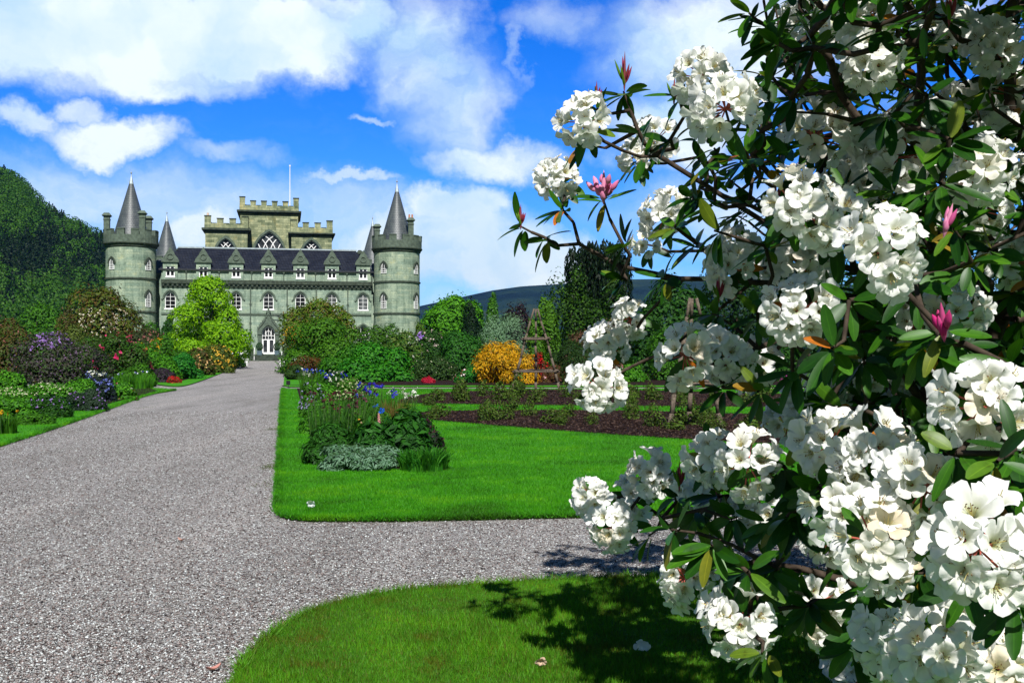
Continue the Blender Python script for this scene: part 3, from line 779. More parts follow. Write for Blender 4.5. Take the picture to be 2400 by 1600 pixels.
# ------------------------------------------------------------------ the castle
def cpos(px, py, t=0.0):
    """photograph pixel on the plane t metres behind the castle front -> (s, z)"""
    d = ray(px, py); O = Vector((0, 0, CAMH)); n = AX
    k = (t - (O - CC).dot(n)) / d.dot(n); p = O + d * k
    return (p - CC).dot(SX), p.z
def arch(cx, w, z0, zs, za, n=9):
    """pointed two-centred arch outline, anticlockwise from lower left"""
    h = w / 2; H = za - zs; r = (h * h + H * H) / (2 * h); a1 = math.asin(min(1, H / r)) if r >= h and H <= r else math.pi / 2
    side = [(h - r + r * math.cos(a1 * i / n), zs + r * math.sin(a1 * i / n)) for i in range(n)]
    pts = [(cx - h, z0), (cx + h, z0)] + [(cx + x, z) for x, z in side] + [(cx, za)] + [(cx - x, z) for x, z in reversed(side)]
    return pts
def arch_top(dx, h, zs, za):
    """height of the arch at distance dx from its axis"""
    H = za - zs; r = (h * h + H * H) / (2 * h); dx = abs(dx)
    return zs + math.sqrt(max(0, r * r - (dx + r - h) ** 2)) if dx < h else zs
def wall_with_holes(mb, outer, holes, y, depth, mi=0):
    bm = bmesh.new()
    ed = []
    for loop in [outer] + holes:
        vs = [bm.verts.new((a, y, c)) for a, c in loop]
        ed += [bm.edges.new((vs[i], vs[(i + 1) % len(vs)])) for i in range(len(vs))]
    bmesh.ops.triangle_fill(bm, use_beauty=True, use_dissolve=False, edges=ed)
    bm.verts.index_update()
    mb.add([tuple(v.co) for v in bm.verts], [tuple(v.index for v in f.verts) for f in bm.faces], mi)
    bm.free()
    for loop in holes:
        n = len(loop)
        mb.add([(a, y, c) for a, c in loop] + [(a, y + depth, c) for a, c in loop], [(i, (i + 1) % n, n + (i + 1) % n, n + i) for i in range(n)], mi)
castle = empty('castle', CC, TH)
tag(castle, 'grey green stone castle with round corner towers, slate cone roofs and battlemented keep', 'castle')

def scale_outline(pts, cx, d):
    """outline grown by d outward (negative: inward)"""
    n = len(pts); out = []
    for i in range(n):
        p0, p1, p2 = Vector(pts[i - 1]), Vector(pts[i]), Vector(pts[(i + 1) % n])
        e1 = (p1 - p0); e2 = (p2 - p1)
        n1 = Vector((e1.y, -e1.x)).normalized() if e1.length > 1e-6 else Vector((0, 0)); n2 = Vector((e2.y, -e2.x)).normalized() if e2.length > 1e-6 else n1
        nn = (n1 + n2)
        if nn.length < 1e-6: nn = n1
        nn.normalize(); k = 1 / max(.45, nn.dot(n1))
        q = p1 + nn * d * k; out.append((q.x, q.y))
    return out
def clip_bars(mb, cx, w, z0, zs, za, xs, zs_bars, y0, y1, bw):
    """glazing bars inside a pointed light"""
    h = w / 2
    def topz(x): return arch_top(x - cx, h, zs, za)
    for x in xs: mb.box(x - bw, x + bw, y0, y1, z0 + .02, topz(x) - .02)
    for z in zs_bars:
        hw = h
        if z > zs:
            lo, hi = 0, h
            for _ in range(20):
                mid = (lo + hi) / 2
                if topz(cx + mid) > z: lo = mid
                else: hi = mid
            hw = lo
        mb.box(cx - hw + .01, cx + hw - .01, y0 + .004, y1 - .004, z - bw, z + bw)

COLS = [(-3 + i) * 4.16 for i in range(7)]
WIN1 = [arch(c, 1.35, 6.8, 8.1, 9.02) for c in COLS]
WIN0 = [arch(c, 1.75, 1.0, 3.4, 4.7) for i, c in enumerate(COLS) if i != 3]
DOOR = arch(0, 1.7, .78, 3.5, 4.55)
mb = MB()
EAVE = 11.95
wall_with_holes(mb, [(-13.6, 0), (13.6, 0), (13.6, EAVE), (-13.6, EAVE)], WIN1 + WIN0 + [DOOR], 0, .38)
mb.add([(-13.6, 0, 0), (-13.6, 0, EAVE), (-13.6, 40, EAVE), (-13.6, 40, 0)], [(0, 1, 2, 3)])
mb.add([(13.6, 0, 0), (13.6, 0, EAVE), (13.6, 40, EAVE), (13.6, 40, 0)], [(0, 1, 2, 3)])
mb.add([(-13.6, 40, 0), (-13.6, 40, EAVE), (13.6, 40, EAVE), (13.6, 40, 0)], [(0, 1, 2, 3)])
mb.build('wall', M['ashlar'], castle)
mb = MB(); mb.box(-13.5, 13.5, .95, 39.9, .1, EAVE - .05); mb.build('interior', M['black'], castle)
# link walls behind the towers
mb = MB(); mb.box(-17, -13.65, 2.2, 39, 0, EAVE - .4); mb.box(13.65, 17, 2.2, 39, 0, EAVE - .4); mb.build('link_wall', M['ashlar'], castle)
mb = MB(); mb.frustum(-17, -13.5, 2.1, 39, EAVE - .38, -14.5, -13.5, 4.5, 37, EAVE + 1.6); mb.frustum(13.5, 17, 2.1, 39, EAVE - .38, 13.5, 14.5, 4.5, 37, EAVE + 1.6); mb.build('link_roof', M['slate_cone'], castle)
# roof
mb = MB(); mb.frustum(-13.85, 13.85, -.22, 40.2, EAVE + .03, -11.7, 11.7, 3.2, 36.5, 15.05); rf = mb.build('roof', M['slate'], castle)
mb = MB(); mb.box(-11.8, 11.8, 3.05, 3.45, 15.03, 15.22); mb.build('ridge_flashing', M['lead'], rf)
mb = MB(); mb.box(-13.9, 13.9, -.34, -.2, EAVE - .12, EAVE + .06); mb.build('gutter', M['iron'], rf)
# string course and corbelled cornice
mb = MB(); mb.box(-13.6, 13.6, -.13, .02, 6.05, 6.3); mb.build('string_course', M['dressing'], castle)
mb = MB(); mb.box(-13.6, 13.6, -.09, .02, 1.0 - .35, 1.0 - .12); mb.build('plinth', M['dressing'], castle)
mb = MB(); mb.box(-13.62, 13.62, -.42, .02, 10.12, 10.5); mb.box(-13.6, 13.6, -.28, .02, 10.5, 10.62); mb.box(-13.6, 13.6, -.14, .02, 9.62, 9.76)
for i in range(46): x = -13.35 + i * .593; mb.box(x - .13, x + .13, -.34, .02, 9.78, 10.118)
mb.build('cornice', M['dark_stone'], castle)

def sash_window(outline, cx, w, z0, zs, za, xs, zb, hood=.2, fw=.1, name='window', y=0.0, bw=.03):
    mb = MB()
    inner = scale_outline(outline, cx, -fw)
    mb.ring(scale_outline(outline, cx, -.004), inner, y + .14, y + .26)
    clip_bars(mb, cx, w - fw, z0, zs, za - fw * .6, xs, zb, y + .16, y + .24, bw)
    mb.box(cx - w / 2 - .08, cx + w / 2 + .08, y - .05, y + .2, z0 - .11, z0 + .05)
    win = mb.build(name, M['white'], castle)
    mb = MB(); mb.prism(scale_outline(outline, cx, -.02), y + .20, y + .215); mb.build('pane', M['glass'], win)
    if hood:
        mb = MB()
        ho = scale_outline(outline, cx, hood); hi = scale_outline(outline, cx, hood * .35)
        # only the head of the arch carries the hood mould
        keep_ = [i for i in range(len(ho)) if outline[i][1] >= zs - 1e-6]
        o2 = [ho[i] for i in keep_]; i2 = [hi[i] for i in keep_]
        mb.ring(o2, i2, y - .14, y + .02, closed=False)
        e = o2[0]; mb.box(e[0] - .05, e[0] + .17, y - .13, y + .02, zs - .14, zs + .02); e = o2[-1]; mb.box(e[0] - .17, e[0] + .05, y - .13, y + .02, zs - .14, zs + .02)
        mb.build('hood_mould', M['dressing'], win)
    return win
for c, o_ in zip(COLS, WIN1): sash_window(o_, c, 1.35, 6.8, 8.1, 9.02, [c], [7.3, 7.85, 8.38], .3, .09, bw=.022)
for c, o_ in zip([c for i, c in enumerate(COLS) if i != 3], WIN0): sash_window(o_, c, 1.75, 1.0, 3.4, 4.7, [c - .3, c + .3], [1.6, 2.2, 2.8, 3.4], .3, .09, bw=.022)

# dormers
for c in COLS:
    mb = MB(); z0, z1 = 10.63, 12.86
    hole = [(c - .56, 10.95), (c + .56, 10.95), (c + .56, 12.32), (c - .56, 12.32)]
    wall_with_holes(mb, [(c - .92, z0), (c + .92, z0), (c + .92, z1), (c - .92, z1)], [hole], -.2, .3)
    for sx in (-.92, .92): mb.add([(c + sx, -.2, z0), (c + sx, -.2, z1), (c + sx, 1.2, z1), (c + sx, 1.2, z0)], [(0, 1, 2, 3)])
    dm = mb.build('dormer', M['ashlar'], castle)
    mb = MB()
    gp = [(c - 1.08, z1 + .16), (c + 1.08, z1 + .16), (c + .98, z1 + .5), (c + .62, z1 + .95), (c + .42, z1 + 1.35), (c + .17, z1 + 1.72), (c, z1 + 2.05), (c - .17, z1 + 1.72), (c - .42, z1 + 1.35), (c - .62, z1 + .95), (c - .98, z1 + .5)]
    mb.prism(gp, -.3, .0); mb.box(c - 1.12, c + 1.12, -.42, 0, z1, z1 + .157)
    ci = [(c + .32 * math.cos(2 * math.pi * i / 14), z1 + .72 + .32 * math.sin(2 * math.pi * i / 14)) for i in range(14)]; co = [(c + .42 * math.cos(2 * math.pi * i / 14), z1 + .72 + .42 * math.sin(2 * math.pi * i / 14)) for i in range(14)]
    mb.ring(co, ci, -.4, -.29)
    mb.build('gable', M['dressing'], dm)
    mb = MB(); mb.add([(c - .95, -.02, z1 + .1), (c, -.02, z1 + 1.7), (c, 2.9, z1 + 1.7), (c - .95, 1.3, z1 + .1), (c + .95, -.02, z1 + .1), (c + .95, 1.3, z1 + .1)], [(0, 1, 2, 3), (1, 4, 5, 2)]); mb.build('dormer_roof', M['slate'], dm)
    mb = MB(); mb.ring([(c - .555, 10.955), (c + .555, 10.955), (c + .555, 12.315), (c - .555, 12.315)], [(c - .44, 11.13), (c + .44, 11.13), (c + .44, 12.22), (c - .44, 12.22)], -.1, 0.0)
    mb.box(c - .085, c + .085, -.11, -.02, 11.12, 12.24); mb.box(c - .45, c + .45, -.105, -.025, 11.76, 11.84); mb.box(c - .62, c + .62, -.27, -.1, 10.85, 10.953)
    wd = mb.build('window_frame', M['white'], dm)
    mb = MB(); mb.box(c - .5, c + .5, -.06, -.05, 11.0, 12.28); mb.build('pane', M['glass'], dm)
# drainpipes
for px in (587, 673, 741, 815):
    s, _ = cpos(px, 720); mb = MB(); mb.tube((s, -.16, .2), (s, -.16, 9.6), .075, .075, 8)
    for z in (2.5, 5, 7.5): mb.box(s - .13, s + .13, -.22, .0, z, z + .1)
    mb.build('drainpipe', M['dressing'], castle)
for i in range(6):
    s = (COLS[i] + COLS[i + 1]) / 2 - .1; mb = MB(); mb.tube((s, -.14, 10.64), (s, -.14, 11.85), .06, .06, 8); mb.box(s - .12, s + .12, -.26, -.02, 11.62, 11.84); mb.build('drainpipe', M['dressing'], castle)
# the entrance
mb = MB()
og = [(-1.32, 3.62), (-1.32, 4.1), (-1.12, 4.45), (-.75, 4.85), (-.42, 5.35), (-.2, 5.95), (0, 6.12), (.2, 5.95), (.42, 5.35), (.75, 4.85), (1.12, 4.45), (1.32, 4.1), (1.32, 3.62)]
inn = [(-.86, 3.62), (-.86, 3.75), (-.78, 4.02), (-.6, 4.32), (-.42, 4.5), (-.2, 4.66), (0, 4.74), (.2, 4.66), (.42, 4.5), (.6, 4.32), (.78, 4.02), (.86, 3.75), (.86, 3.62)]
mb.ring(og, inn, -.34, -.005, closed=False)
og2 = [(x * 1.1, z + .1) for x, z in og]; mb.ring(og2, og, -.45, -.1, closed=False)
for s in (-1, 1):
    a, c_ = sorted((s * .86, s * 1.36)); mb.box(a, c_, -.3, -.004, .76, 3.45); a, c_ = sorted((s * .82, s * 1.44)); mb.box(a, c_, -.4, -.002, 3.45, 3.618)
    for k in range(6): z = 4.2 + k * .28; x = s * (1.32 - k * .2); mb.box(x - .12, x + .12, -.42, -.15, z + .1, z + .32)
mb.box(-.16, .16, -.4, -.05, 6.1, 6.5); mb.box(-.3, .3, -.42, -.03, 6.4, 6.6); mb.box(-.11, .11, -.36, -.08, 6.6, 7.05)
mb.build('door_surround', M['dressing'], castle)
mb = MB(); inner = scale_outline(DOOR, 0, -.1); mb.ring(scale_outline(DOOR, 0, -.005), inner, .1, .25)
mb.box(-.82, .82, .09, .24, 2.72, 2.84); mb.box(-.06, .06, .08, .22, .8, 2.7)
for s in (-1, 1):
    a, c_ = sorted((s * .06, s * .16)); mb.box(a, c_, .11, .2, .8, 2.7); a, c_ = sorted((s * .64, s * .76)); mb.box(a, c_, .11, .2, .8, 2.7); a, c_ = sorted((s * .06, s * .76)); mb.box(a, c_, .12, .21, .8, 1.12)
clip_bars(mb, 0, 1.55, 2.84, 3.5, 4.45, [-.38, 0, .38], [3.3], .13, .2, .03)
ri = [(.3 * math.cos(2 * math.pi * i / 12), 3.62 + .3 * math.sin(2 * math.pi * i / 12)) for i in range(12)]; ro = [(x * 1.2, 3.62 + (z - 3.62) * 1.2) for x, z in ri]; mb.ring(ro, ri, .125, .205)
door = mb.build('door', M['white'], castle)
mb = MB(); mb.prism(scale_outline(DOOR, 0, -.03), .22, .235); mb.build('pane', M['glass'], door)
mb = MB(); mb.box(-2.3, 2.3, -1.7, -.01, 0, .76)
for k in range(4): mb.box(-1.85, 1.85, -1.7 - .36 * (k + 1), -1.7 - .36 * k, 0, .76 - .15 * (k + 1))
mb.build('steps', M['dark_stone'], castle)
for sgn in (-1, 1):
    mb = MB(); x = sgn * 1.75
    mb.tube((x, -3.1, .05), (x, -3.1, 1.15), .045, .045, 8); mb.tube((x, -1.75, .76), (x, -1.75, 1.75), .045, .045, 8); mb.tube((x, -3.1, 1.12), (x, -1.75, 1.72), .045, .045, 8); mb.build('handrail', M['white'], castle)
    mb = MB(); x = sgn * 2.15
    mb.box(x - .3, x + .3, -2.6, -1.72, 0, 1.5); mb.box(x - .36, x + .36, -2.66, -1.66, 1.5, 1.64); mb.frustum(x - .3, x + .3, -2.55, -1.75, 1.64, x - .1, x + .1, -2.25, -2.0, 1.95); mb.build('pillar', M['dark_stone'], castle)
s0, z0 = cpos(640, 738, -.3); s1, z1 = cpos(668, 746.5, -.3)
mb = MB(); mb.tube((s1, -.02, z1), (s1 - .02, -.3, z1), .03, .03, 6); mb.tube((s1, -.3, z1), (s0, -.6, z0), .06, .05, 8); mb.build('wall_bracket', M['iron'], castle)

# battlemented keep
def battlements(mb, s0, s1, t0, t1, zc, zt, n, th=.55, cap=.12, corner=0.0, mi=0, mc=1):
    def run(a0, a1, horiz, fixed0, fixed1, n):
        L_ = a1 - a0; m = L_ / (2 * n - 1)
        for i in range(n):
            p, q = a0 + 2 * i * m, a0 + (2 * i + 1) * m
            z = zt + (corner if i in (0, n - 1) else 0)
            if horiz: mb.box(p, q, fixed0, fixed1, zc + .003, z, mi); mb.box(p - .06, q + .06, fixed0 - .07, fixed1 + .05, z, z + cap, mc)
            else: mb.box(fixed0, fixed1, p, q, zc + .003, z, mi); mb.box(fixed0 - .06, fixed1 + .06, p - .05, q + .05, z, z + cap, mc)
        if horiz:
            for i in range(n - 1): p, q = a0 + (2 * i + 1) * m, a0 + (2 * i + 2) * m; mb.box(p + .06, q - .06, fixed0 - .05, fixed1 + .04, zc + .004, zc + .08, mc)
    run(s0, s1, True, t0, t0 + th, n)
    run(s0, s1, True, t1 - th, t1, n)
    k = max(2, int(n * (t1 - t0) / (s1 - s0)))
    run(t0 + th + .8, t1 - th - .8, False, s0, s0 + th, k); run(t0 + th + .8, t1 - th - .8, False, s1 - th, s1, k)
def keep_block(name, px0, px1, t, depth, y_corn0, y_corn1, y_cren, y_mer, n, corner, win):
    s0, _ = cpos(px0, 540, t); s1, _ = cpos(px1, 540, t)
    zk0 = cpos(640, y_corn1, t)[1]; zk1 = cpos(640, y_corn0, t)[1]; zc = cpos(640, y_cren, t)[1]; zt = cpos(640, y_mer, t)[1]
    mb = MB(); o_ = None
    hs = []
    if win:
        wpx, wy, ww = win; wc = cpos(wpx, wy, t)[0]; za = cpos(wpx, wy, t)[1]; o_ = arch(wc, ww, za - ww * 1.1 - 1.2, za - ww * .80, za); hs = [o_]
    wall_with_holes(mb, [(s0, 12), (s1, 12), (s1, zk0), (s0, zk0)], hs, t, .5)
    mb.add([(s0, t, 12), (s0, t, zk0), (s0, t + depth, zk0), (s0, t + depth, 12)], [(0, 1, 2, 3)]); mb.add([(s1, t, 12), (s1, t, zk0), (s1, t + depth, zk0), (s1, t + depth, 12)], [(0, 1, 2, 3)])
    mb.add([(s0, t + depth, 12), (s0, t + depth, zk0), (s1, t + depth, zk0), (s1, t + depth, 12)], [(0, 1, 2, 3)])
    kp = mb.build(name, M['rubble'], castle)
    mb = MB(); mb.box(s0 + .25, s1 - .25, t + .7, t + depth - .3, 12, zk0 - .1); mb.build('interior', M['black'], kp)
    mb = MB(); mb.box(s0 - .48, s1 + .48, t - .48, t + depth + .48, zk0 + .25, zk1); mb.box(s0 - .25, s1 + .25, t - .25, t + depth + .25, zk0, zk0 + .248)
    mb.build('cornice', M['dark_stone'], kp)
    mb = MB(); mb.box(s0 - .12, s1 + .12, t - .12, t + depth + .12, zk1 + .002, zc)
    battlements(mb, s0 - .1, s1 + .1, t - .1, t + depth + .1, zc, zt, n, corner=corner)
    mb.build('battlements', [M['rubble'], M['dark_stone']], kp)
    if win:
        wpx, wy, ww = win; zs = za - ww * .80; zb = za - ww * 1.1 - 1.2
        mb = MB(); mb.ring(scale_outline(o_, wc, -.005), scale_outline(o_, wc, -.09), t + .2, t + .35)
        # intersecting tracery: curved bars sprung from the mullions
        k = 4
        for j in range(1, k):
            xj = wc - ww / 2 + ww * j / k
            for dr in (-1, 1):
                prev = None
                for q in range(13):
                    tt = q / 12; x = xj + dr * ww * .62 * (1 - math.cos(tt * 1.35)); z = zs - .4 + (ww * .98) * math.sin(tt * 1.35) * .82
                    lim = arch_top(x - wc, ww / 2, zs, za) if abs(x - wc) < ww / 2 else -1
                    cur = Vector((x, t + .28, z))
                    if z > lim - .03: break
                    if prev is not None: mb.tube(prev, cur, .05 + .008 * ww, .05 + .008 * ww, 4)
                    prev = cur
            mb.box(xj - .06, xj + .06, t + .22, t + .33, zb, zs - .4)
        mb.build('tracery', M['white'], kp)
        mb = MB(); mb.prism(scale_outline(o_, wc, -.03), t + .3, t + .315); mb.build('pane', M['glass'], kp)
        mb = MB(); ho = scale_outline(o_, wc, .34); hi = scale_outline(o_, wc, .03); kk = [i for i in range(len(ho)) if o_[i][1] >= zs - 1e-6]
        mb.ring([ho[i] for i in kk], [hi[i] for i in kk], t - .15, t + .02, closed=False); mb.build('hood_mould', M['dressing'], kp)
    return s0, s1, zk0, zc, zt
TK, TW = 16.0, 14.2
keep_ = keep_block('keep', 563, 698.5, TK, 11, 494, 502, 483, 473, 6, .55, (631, 543, 4.3))
keep_block('keep_wing', 481, 580, TW, 14, 537.5, 546, 527, 516, 4, .35, (529, 558.5, 2.7))
keep_block('keep_wing', 683, 778, TW, 14, 544, 551, 532, 521, 4, .35, (730, 563, 2.7))
s, z = cpos(679.4, 470, TK + 2); _, zt = cpos(679.4, 391, TK + 2)
mb = MB(); mb.tube((s, TK + 2, keep_[2]), (s, TK + 2, zt), .09, .05, 8); mb.tube((s, TK + 2, zt), (s, TK + 2, zt + .25), .12, .12, 8); mb.build('flagpole', M['white'], castle)
s, z = cpos(488, 505, TW + 1); mb = MB(); mb.tube((s, TW + .3, z - .9), (s, TW + .3, z + .3), .2, .16, 10); mb.build('chimney_pot', plain('pale_pot', (.6, .45, .36)), castle)
for px, py in ((423, 580), (843, 588)):
    s, z = cpos(px, py, 9); mb = MB(); mb.box(s - .35, s + .35, 8.6, 9.4, 11, z - .5); mb.box(s - .55, s + .55, 8.4, 9.6, z - .5, z - .3); mb.frustum(s - .48, s + .48, 8.5, 9.5, z - .3, s - .2, s + .2, 8.8, 9.2, z + .1); mb.build('chimney', M['dark_stone'], castle)

# round towers
def tower(s, t, front, chimneys, wins):
    mb = MB(); RT = 3.1
    loc = (s, t, 0)
    mb.lathe([(RT, 0), (RT, 14.75)], 56); body = mb.build('round_tower', M['ashlar_round'], castle, loc, smooth=True)
    for z in (6.15, 10.4): mb = MB(); mb.lathe([(RT - .02, z), (RT + .13, z + .05), (RT + .13, z + .2), (RT - .02, z + .3)], 56); mb.build('string_course', M['dark_stone'], body)
    mb = MB(); mb.lathe([(RT - .02, 14.5), (RT + .12, 14.62), (RT + .14, 14.75), (RT + .36, 15.0), (RT + .36, 15.12), (RT + .28, 15.14)], 56); mb.build('corbel_course', M['dark_stone'], body)
    mb = MB(); mb.lathe([(RT + .27, 15.12), (RT + .27, 16.1), (RT - .2, 16.1), (RT - .2, 14.9)], 56)
    nm = 12
    for i in range(nm):
        a = 2 * math.pi * i / nm + .12; b_ = a + 2 * math.pi / nm * .56
        mb.lathe([(RT - .2, 16.1), (RT + .27, 16.1), (RT + .27, 16.72), (RT + .33, 16.73), (RT + .33, 16.85), (RT - .26, 16.85), (RT - .2, 16.72), (RT - .2, 16.1)], 4, 0, 0, 0, a, b_)
        for q in (a, b_):
            c_, s_ = math.cos(q), math.sin(q); mb.add([((RT - .2) * c_, (RT - .2) * s_, 16.1), ((RT + .3) * c_, (RT + .3) * s_, 16.1), ((RT + .3) * c_, (RT + .3) * s_, 16.84), ((RT - .2) * c_, (RT - .2) * s_, 16.84)], [(0, 1, 2, 3)])
    mb.build('parapet', M['dressing'], body)
    mb = MB(); mb.lathe([(2.55, 14.9), (2.08, 16.55), (.26, 23.0)], 48); cn = mb.build('cone_roof', M['slate_cone'], body, smooth=True)
    mb = MB(); mb.lathe([(.30, 22.85), (.29, 23.0), (.07, 24.0), (.04, 24.2), (.13, 24.3), (.13, 24.4), (.03, 24.5), (.02, 24.8), (.0, 24.85)], 14); mb.build('finial', M['lead'], body)
    for (lx, ly, top, pots) in chimneys:
        mb = MB(); mb.box(lx - .36, lx + .36, ly - .36, ly + .36, 14.9, top - .55); mb.box(lx - .42, lx + .42, ly - .42, ly + .42, top - .95, top - .83)
        mb.frustum(lx - .4, lx + .4, ly - .4, ly + .4, top - .55, lx - .58, lx + .58, ly - .58, ly + .58, top - .38); mb.frustum(lx - .58, lx + .58, ly - .58, ly + .58, top - .38, lx - .3, lx + .3, ly - .3, ly + .3, top)
        mb.build('chimney', M['dressing'], body)
        if pots:
            mb = MB()
            for k in range(2): mb.tube((lx - .2 + .4 * k, ly, top), (lx - .2 + .4 * k, ly, top + .45), .13, .11, 8)
            mb.build('chimney_pot', M['terracotta'], body)
    for az in wins:           # azimuth right of the camera-facing world axis
        a = az - math.degrees(TH)
        for (z0, zs, za, w) in ((11.65, 12.4, 13.1, .84), (6.95, 8.2, 8.95, .84), (1.5, 3.0, 3.7, .84)):
            o_ = arch(0, w, z0, zs, za, 6)
            mb = MB(); mb.ring(o_, scale_outline(o_, 0, -.075), -RT - .07, -RT + .15, 0); clip_bars(mb, 0, w - .1, z0, zs, za - .08, [-.14, .14], [z0 + .3 + .32 * k for k in range(int((zs - z0) / .32))], -RT - .06, -RT + .1, .025)
            mb.prism(scale_outline(o_, 0, -.02), -RT - .03, -RT - .015, 1)
            hd = arch(0, w, z0, zs, za, 6); ho = scale_outline(hd, 0, .2); hi = scale_outline(hd, 0, .005); kk = [i for i in range(len(ho)) if hd[i][1] >= zs - 1e-6]
            mb.ring([ho[i] for i in kk], [hi[i] for i in kk], -RT - .17, -RT + .2, 2, closed=False)
            wn = mb.build('window', [M['white'], M['glass'], M['dark_stone']], body); wn.rotation_euler = (0, 0, R(a))
    return body
def wl(lat, dep, view):      # offset across and along the line of sight -> tower local
    v = R(view); x = lat * math.cos(v) + dep * -math.sin(v); y = lat * math.sin(v) + dep * math.cos(v)
    c, s_ = math.cos(-TH), math.sin(-TH)
    return x * c - y * s_, x * s_ + y * c
ch_l = [(*wl(-2.95, .4, 19.7), 19.1, 0), (*wl(1.35, -2.6, 19.7), 19.2, 0), (*wl(2.2, 2.0, 19.7), 19.1, 0)]
ch_r = [(*wl(-2.7, .8, 6.2), 18.6, 0), (*wl(1.85, -1.9, 6.2), 19.2, 1)]
tower(-17.35, 0, True, ch_l, [-28, 61])
tower(17.05, 0, True, ch_r, [-28, 61])
tower(-17.3, 42, False, [], [])
tower(17.1, 42, False, [], [])

# ------------------------------------------------------------------ things by the door, on the drive and lawn
pos_c = lambda s, t, z=0.0: CC + SX * s + AX * t + Vector((0, 0, z))
for sgn, lab in ((-1, 'clipped green ball shrub in a blue grey planter left of the white door'), (1, 'clipped green ball shrub in a blue grey planter right of the white door')):
    root = empty('potted_shrub', pos_c(sgn * 1.12, -1.15, .765), TH); tag(root, lab, 'potted shrub', 'clipped shrubs beside the castle door')
    mb = MB(); mb.frustum(-.28, .28, -.28, .28, 0, -.36, .36, -.36, .36, .5); mb.box(-.39, .39, -.39, .39, .5, .57); mb.build('planter', M['planter'], root)
    p = rand_dirs(1500) * np.array([.45, .45, .55]) * rng.uniform(.9, 1.05, (1500, 1)); p[:, 2] += 1.08
    V, Fq = leaf_quads(p, unit(rand_dirs(1500) + p - np.array([0, 0, 1.08])), .09, .05); link('foliage', np_mesh('foliage', V, Fq, leaf_mat([(.015, .06, .012), (.03, .10, .02)])), root)
    mb = MB(); mb.tube((0, 0, .4), (0, 0, 1.0), .03, .03, 6); mb.build('stem', M['bark'], root)
def bench(x, yb, rz, lab):
    g = gnd(x, yb, LAWN_Z); root = empty('garden_bench', (g.x, g.y, LAWN_Z), rz); tag(root, lab, 'bench', 'white garden benches beside the drive')
    W = .75
    mb = MB()
    for i in range(5): mb.box(-W, W, -.25 + i * .105, -.25 + i * .105 + .085, .42, .45)
    mb.build('seat', M['white'], root)
    mb = MB()
    for i in range(9): x_ = -W + .1 + i * (2 * W - .2) / 8; mb.box(x_ - .03, x_ + .03, .27, .30, .46, .9)
    mb.box(-W, W, .26, .31, .9, .98); mb.build('backrest', M['white'], root)
    for sx in (-W, W):
        for sy in (-.25, .27):
            mb = MB(); mb.box(sx - .035, sx + .035, sy - .03, sy + .03, 0, .66 if sy < 0 else .9); mb.build('leg', M['white'], root)
        mb = MB(); mb.box(sx - .045, sx + .045, -.3, .26, .66, .70); mb.box(sx - .025, sx + .025, -.22, .24, .36, .417); mb.build('armrest', M['white'], root)
bench(561, 842, TH + R(90), 'white slatted bench on the grass left of the drive near the castle steps')
bench(650, 842, TH - R(90), 'white slatted bench on the grass right of the drive near the castle steps')
g = gnd(662, 891)
root = empty('plant_sign', (g.x, g.y, LAWN_Z)); tag(root, 'small black plate sign standing on the grass at the corner of the drive', 'sign')
mb = MB(); mb.box(-.085, .085, 0, .012, .10, .27); mb.box(-.07, .07, -.004, -.001, .115, .255); mb.build('board', M['black'], root)
mb = MB(); mb.tube((0, .03, -.05), (0, .03, .25), .012, .012, 6); mb.build('stake', M['iron'], root)

# rustic tripods for climbing roses
def tripod(x, yb, top, width, bars, lab):
    Y = depth_of(yb); g = gnd(x, yb); h = at(x, top, Y).z; hw = width * .5 / 2450 * Y
    root = empty('rose_tripod', (g.x, g.y, LAWN_Z)); tag(root, lab, 'plant support', 'rustic pole tripods in the rose beds')
    feet = [Vector((-hw, -.5, -.1)), Vector((hw, -.2, -.1)), Vector((0.02, hw * .9, -.1))]
    top_ = [Vector((-.07, -.05, h)), Vector((.07, -.03, h)), Vector((.0, .1, h))]
    for a, c in zip(feet, top_):
        mb = MB(); prev, pr = a, .056
        for k in range(1, 8):
            t = k / 7; q = a.lerp(c, t) + Vector((random.uniform(-.02, .02), random.uniform(-.02, .02), 0)) * (1 if k < 7 else 0); r_ = .056 - .022 * t
            mb.tube(prev, q, pr, r_, 9); prev, pr = q, r_
        mb.build('pole', M['pole'], root, smooth=True)
    for z in bars:
        t = z; P = [a.lerp(c, t) for a, c in zip(feet, top_)]
        for i, j in ((0, 1), (1, 2), (2, 0)):
            d = (P[j] - P[i]).normalized(); off = Vector((0, -.07, 0)) if (i, j) == (0, 1) else Vector((0, 0, .05)); mb = MB(); mb.tube(P[i] - d * .17 + off, P[j] + d * .17 + off, .038, .032, 8); mb.build('crossbar', M['pole'], root, smooth=True)
tripod(1231, 903, 712, 116, (.27, .645), 'rustic pole tripod standing in front of the yellow broom')
tripod(1592, 985, 690, 130, (.36, .66), 'rustic pole tripod half hidden behind the white rhododendron')

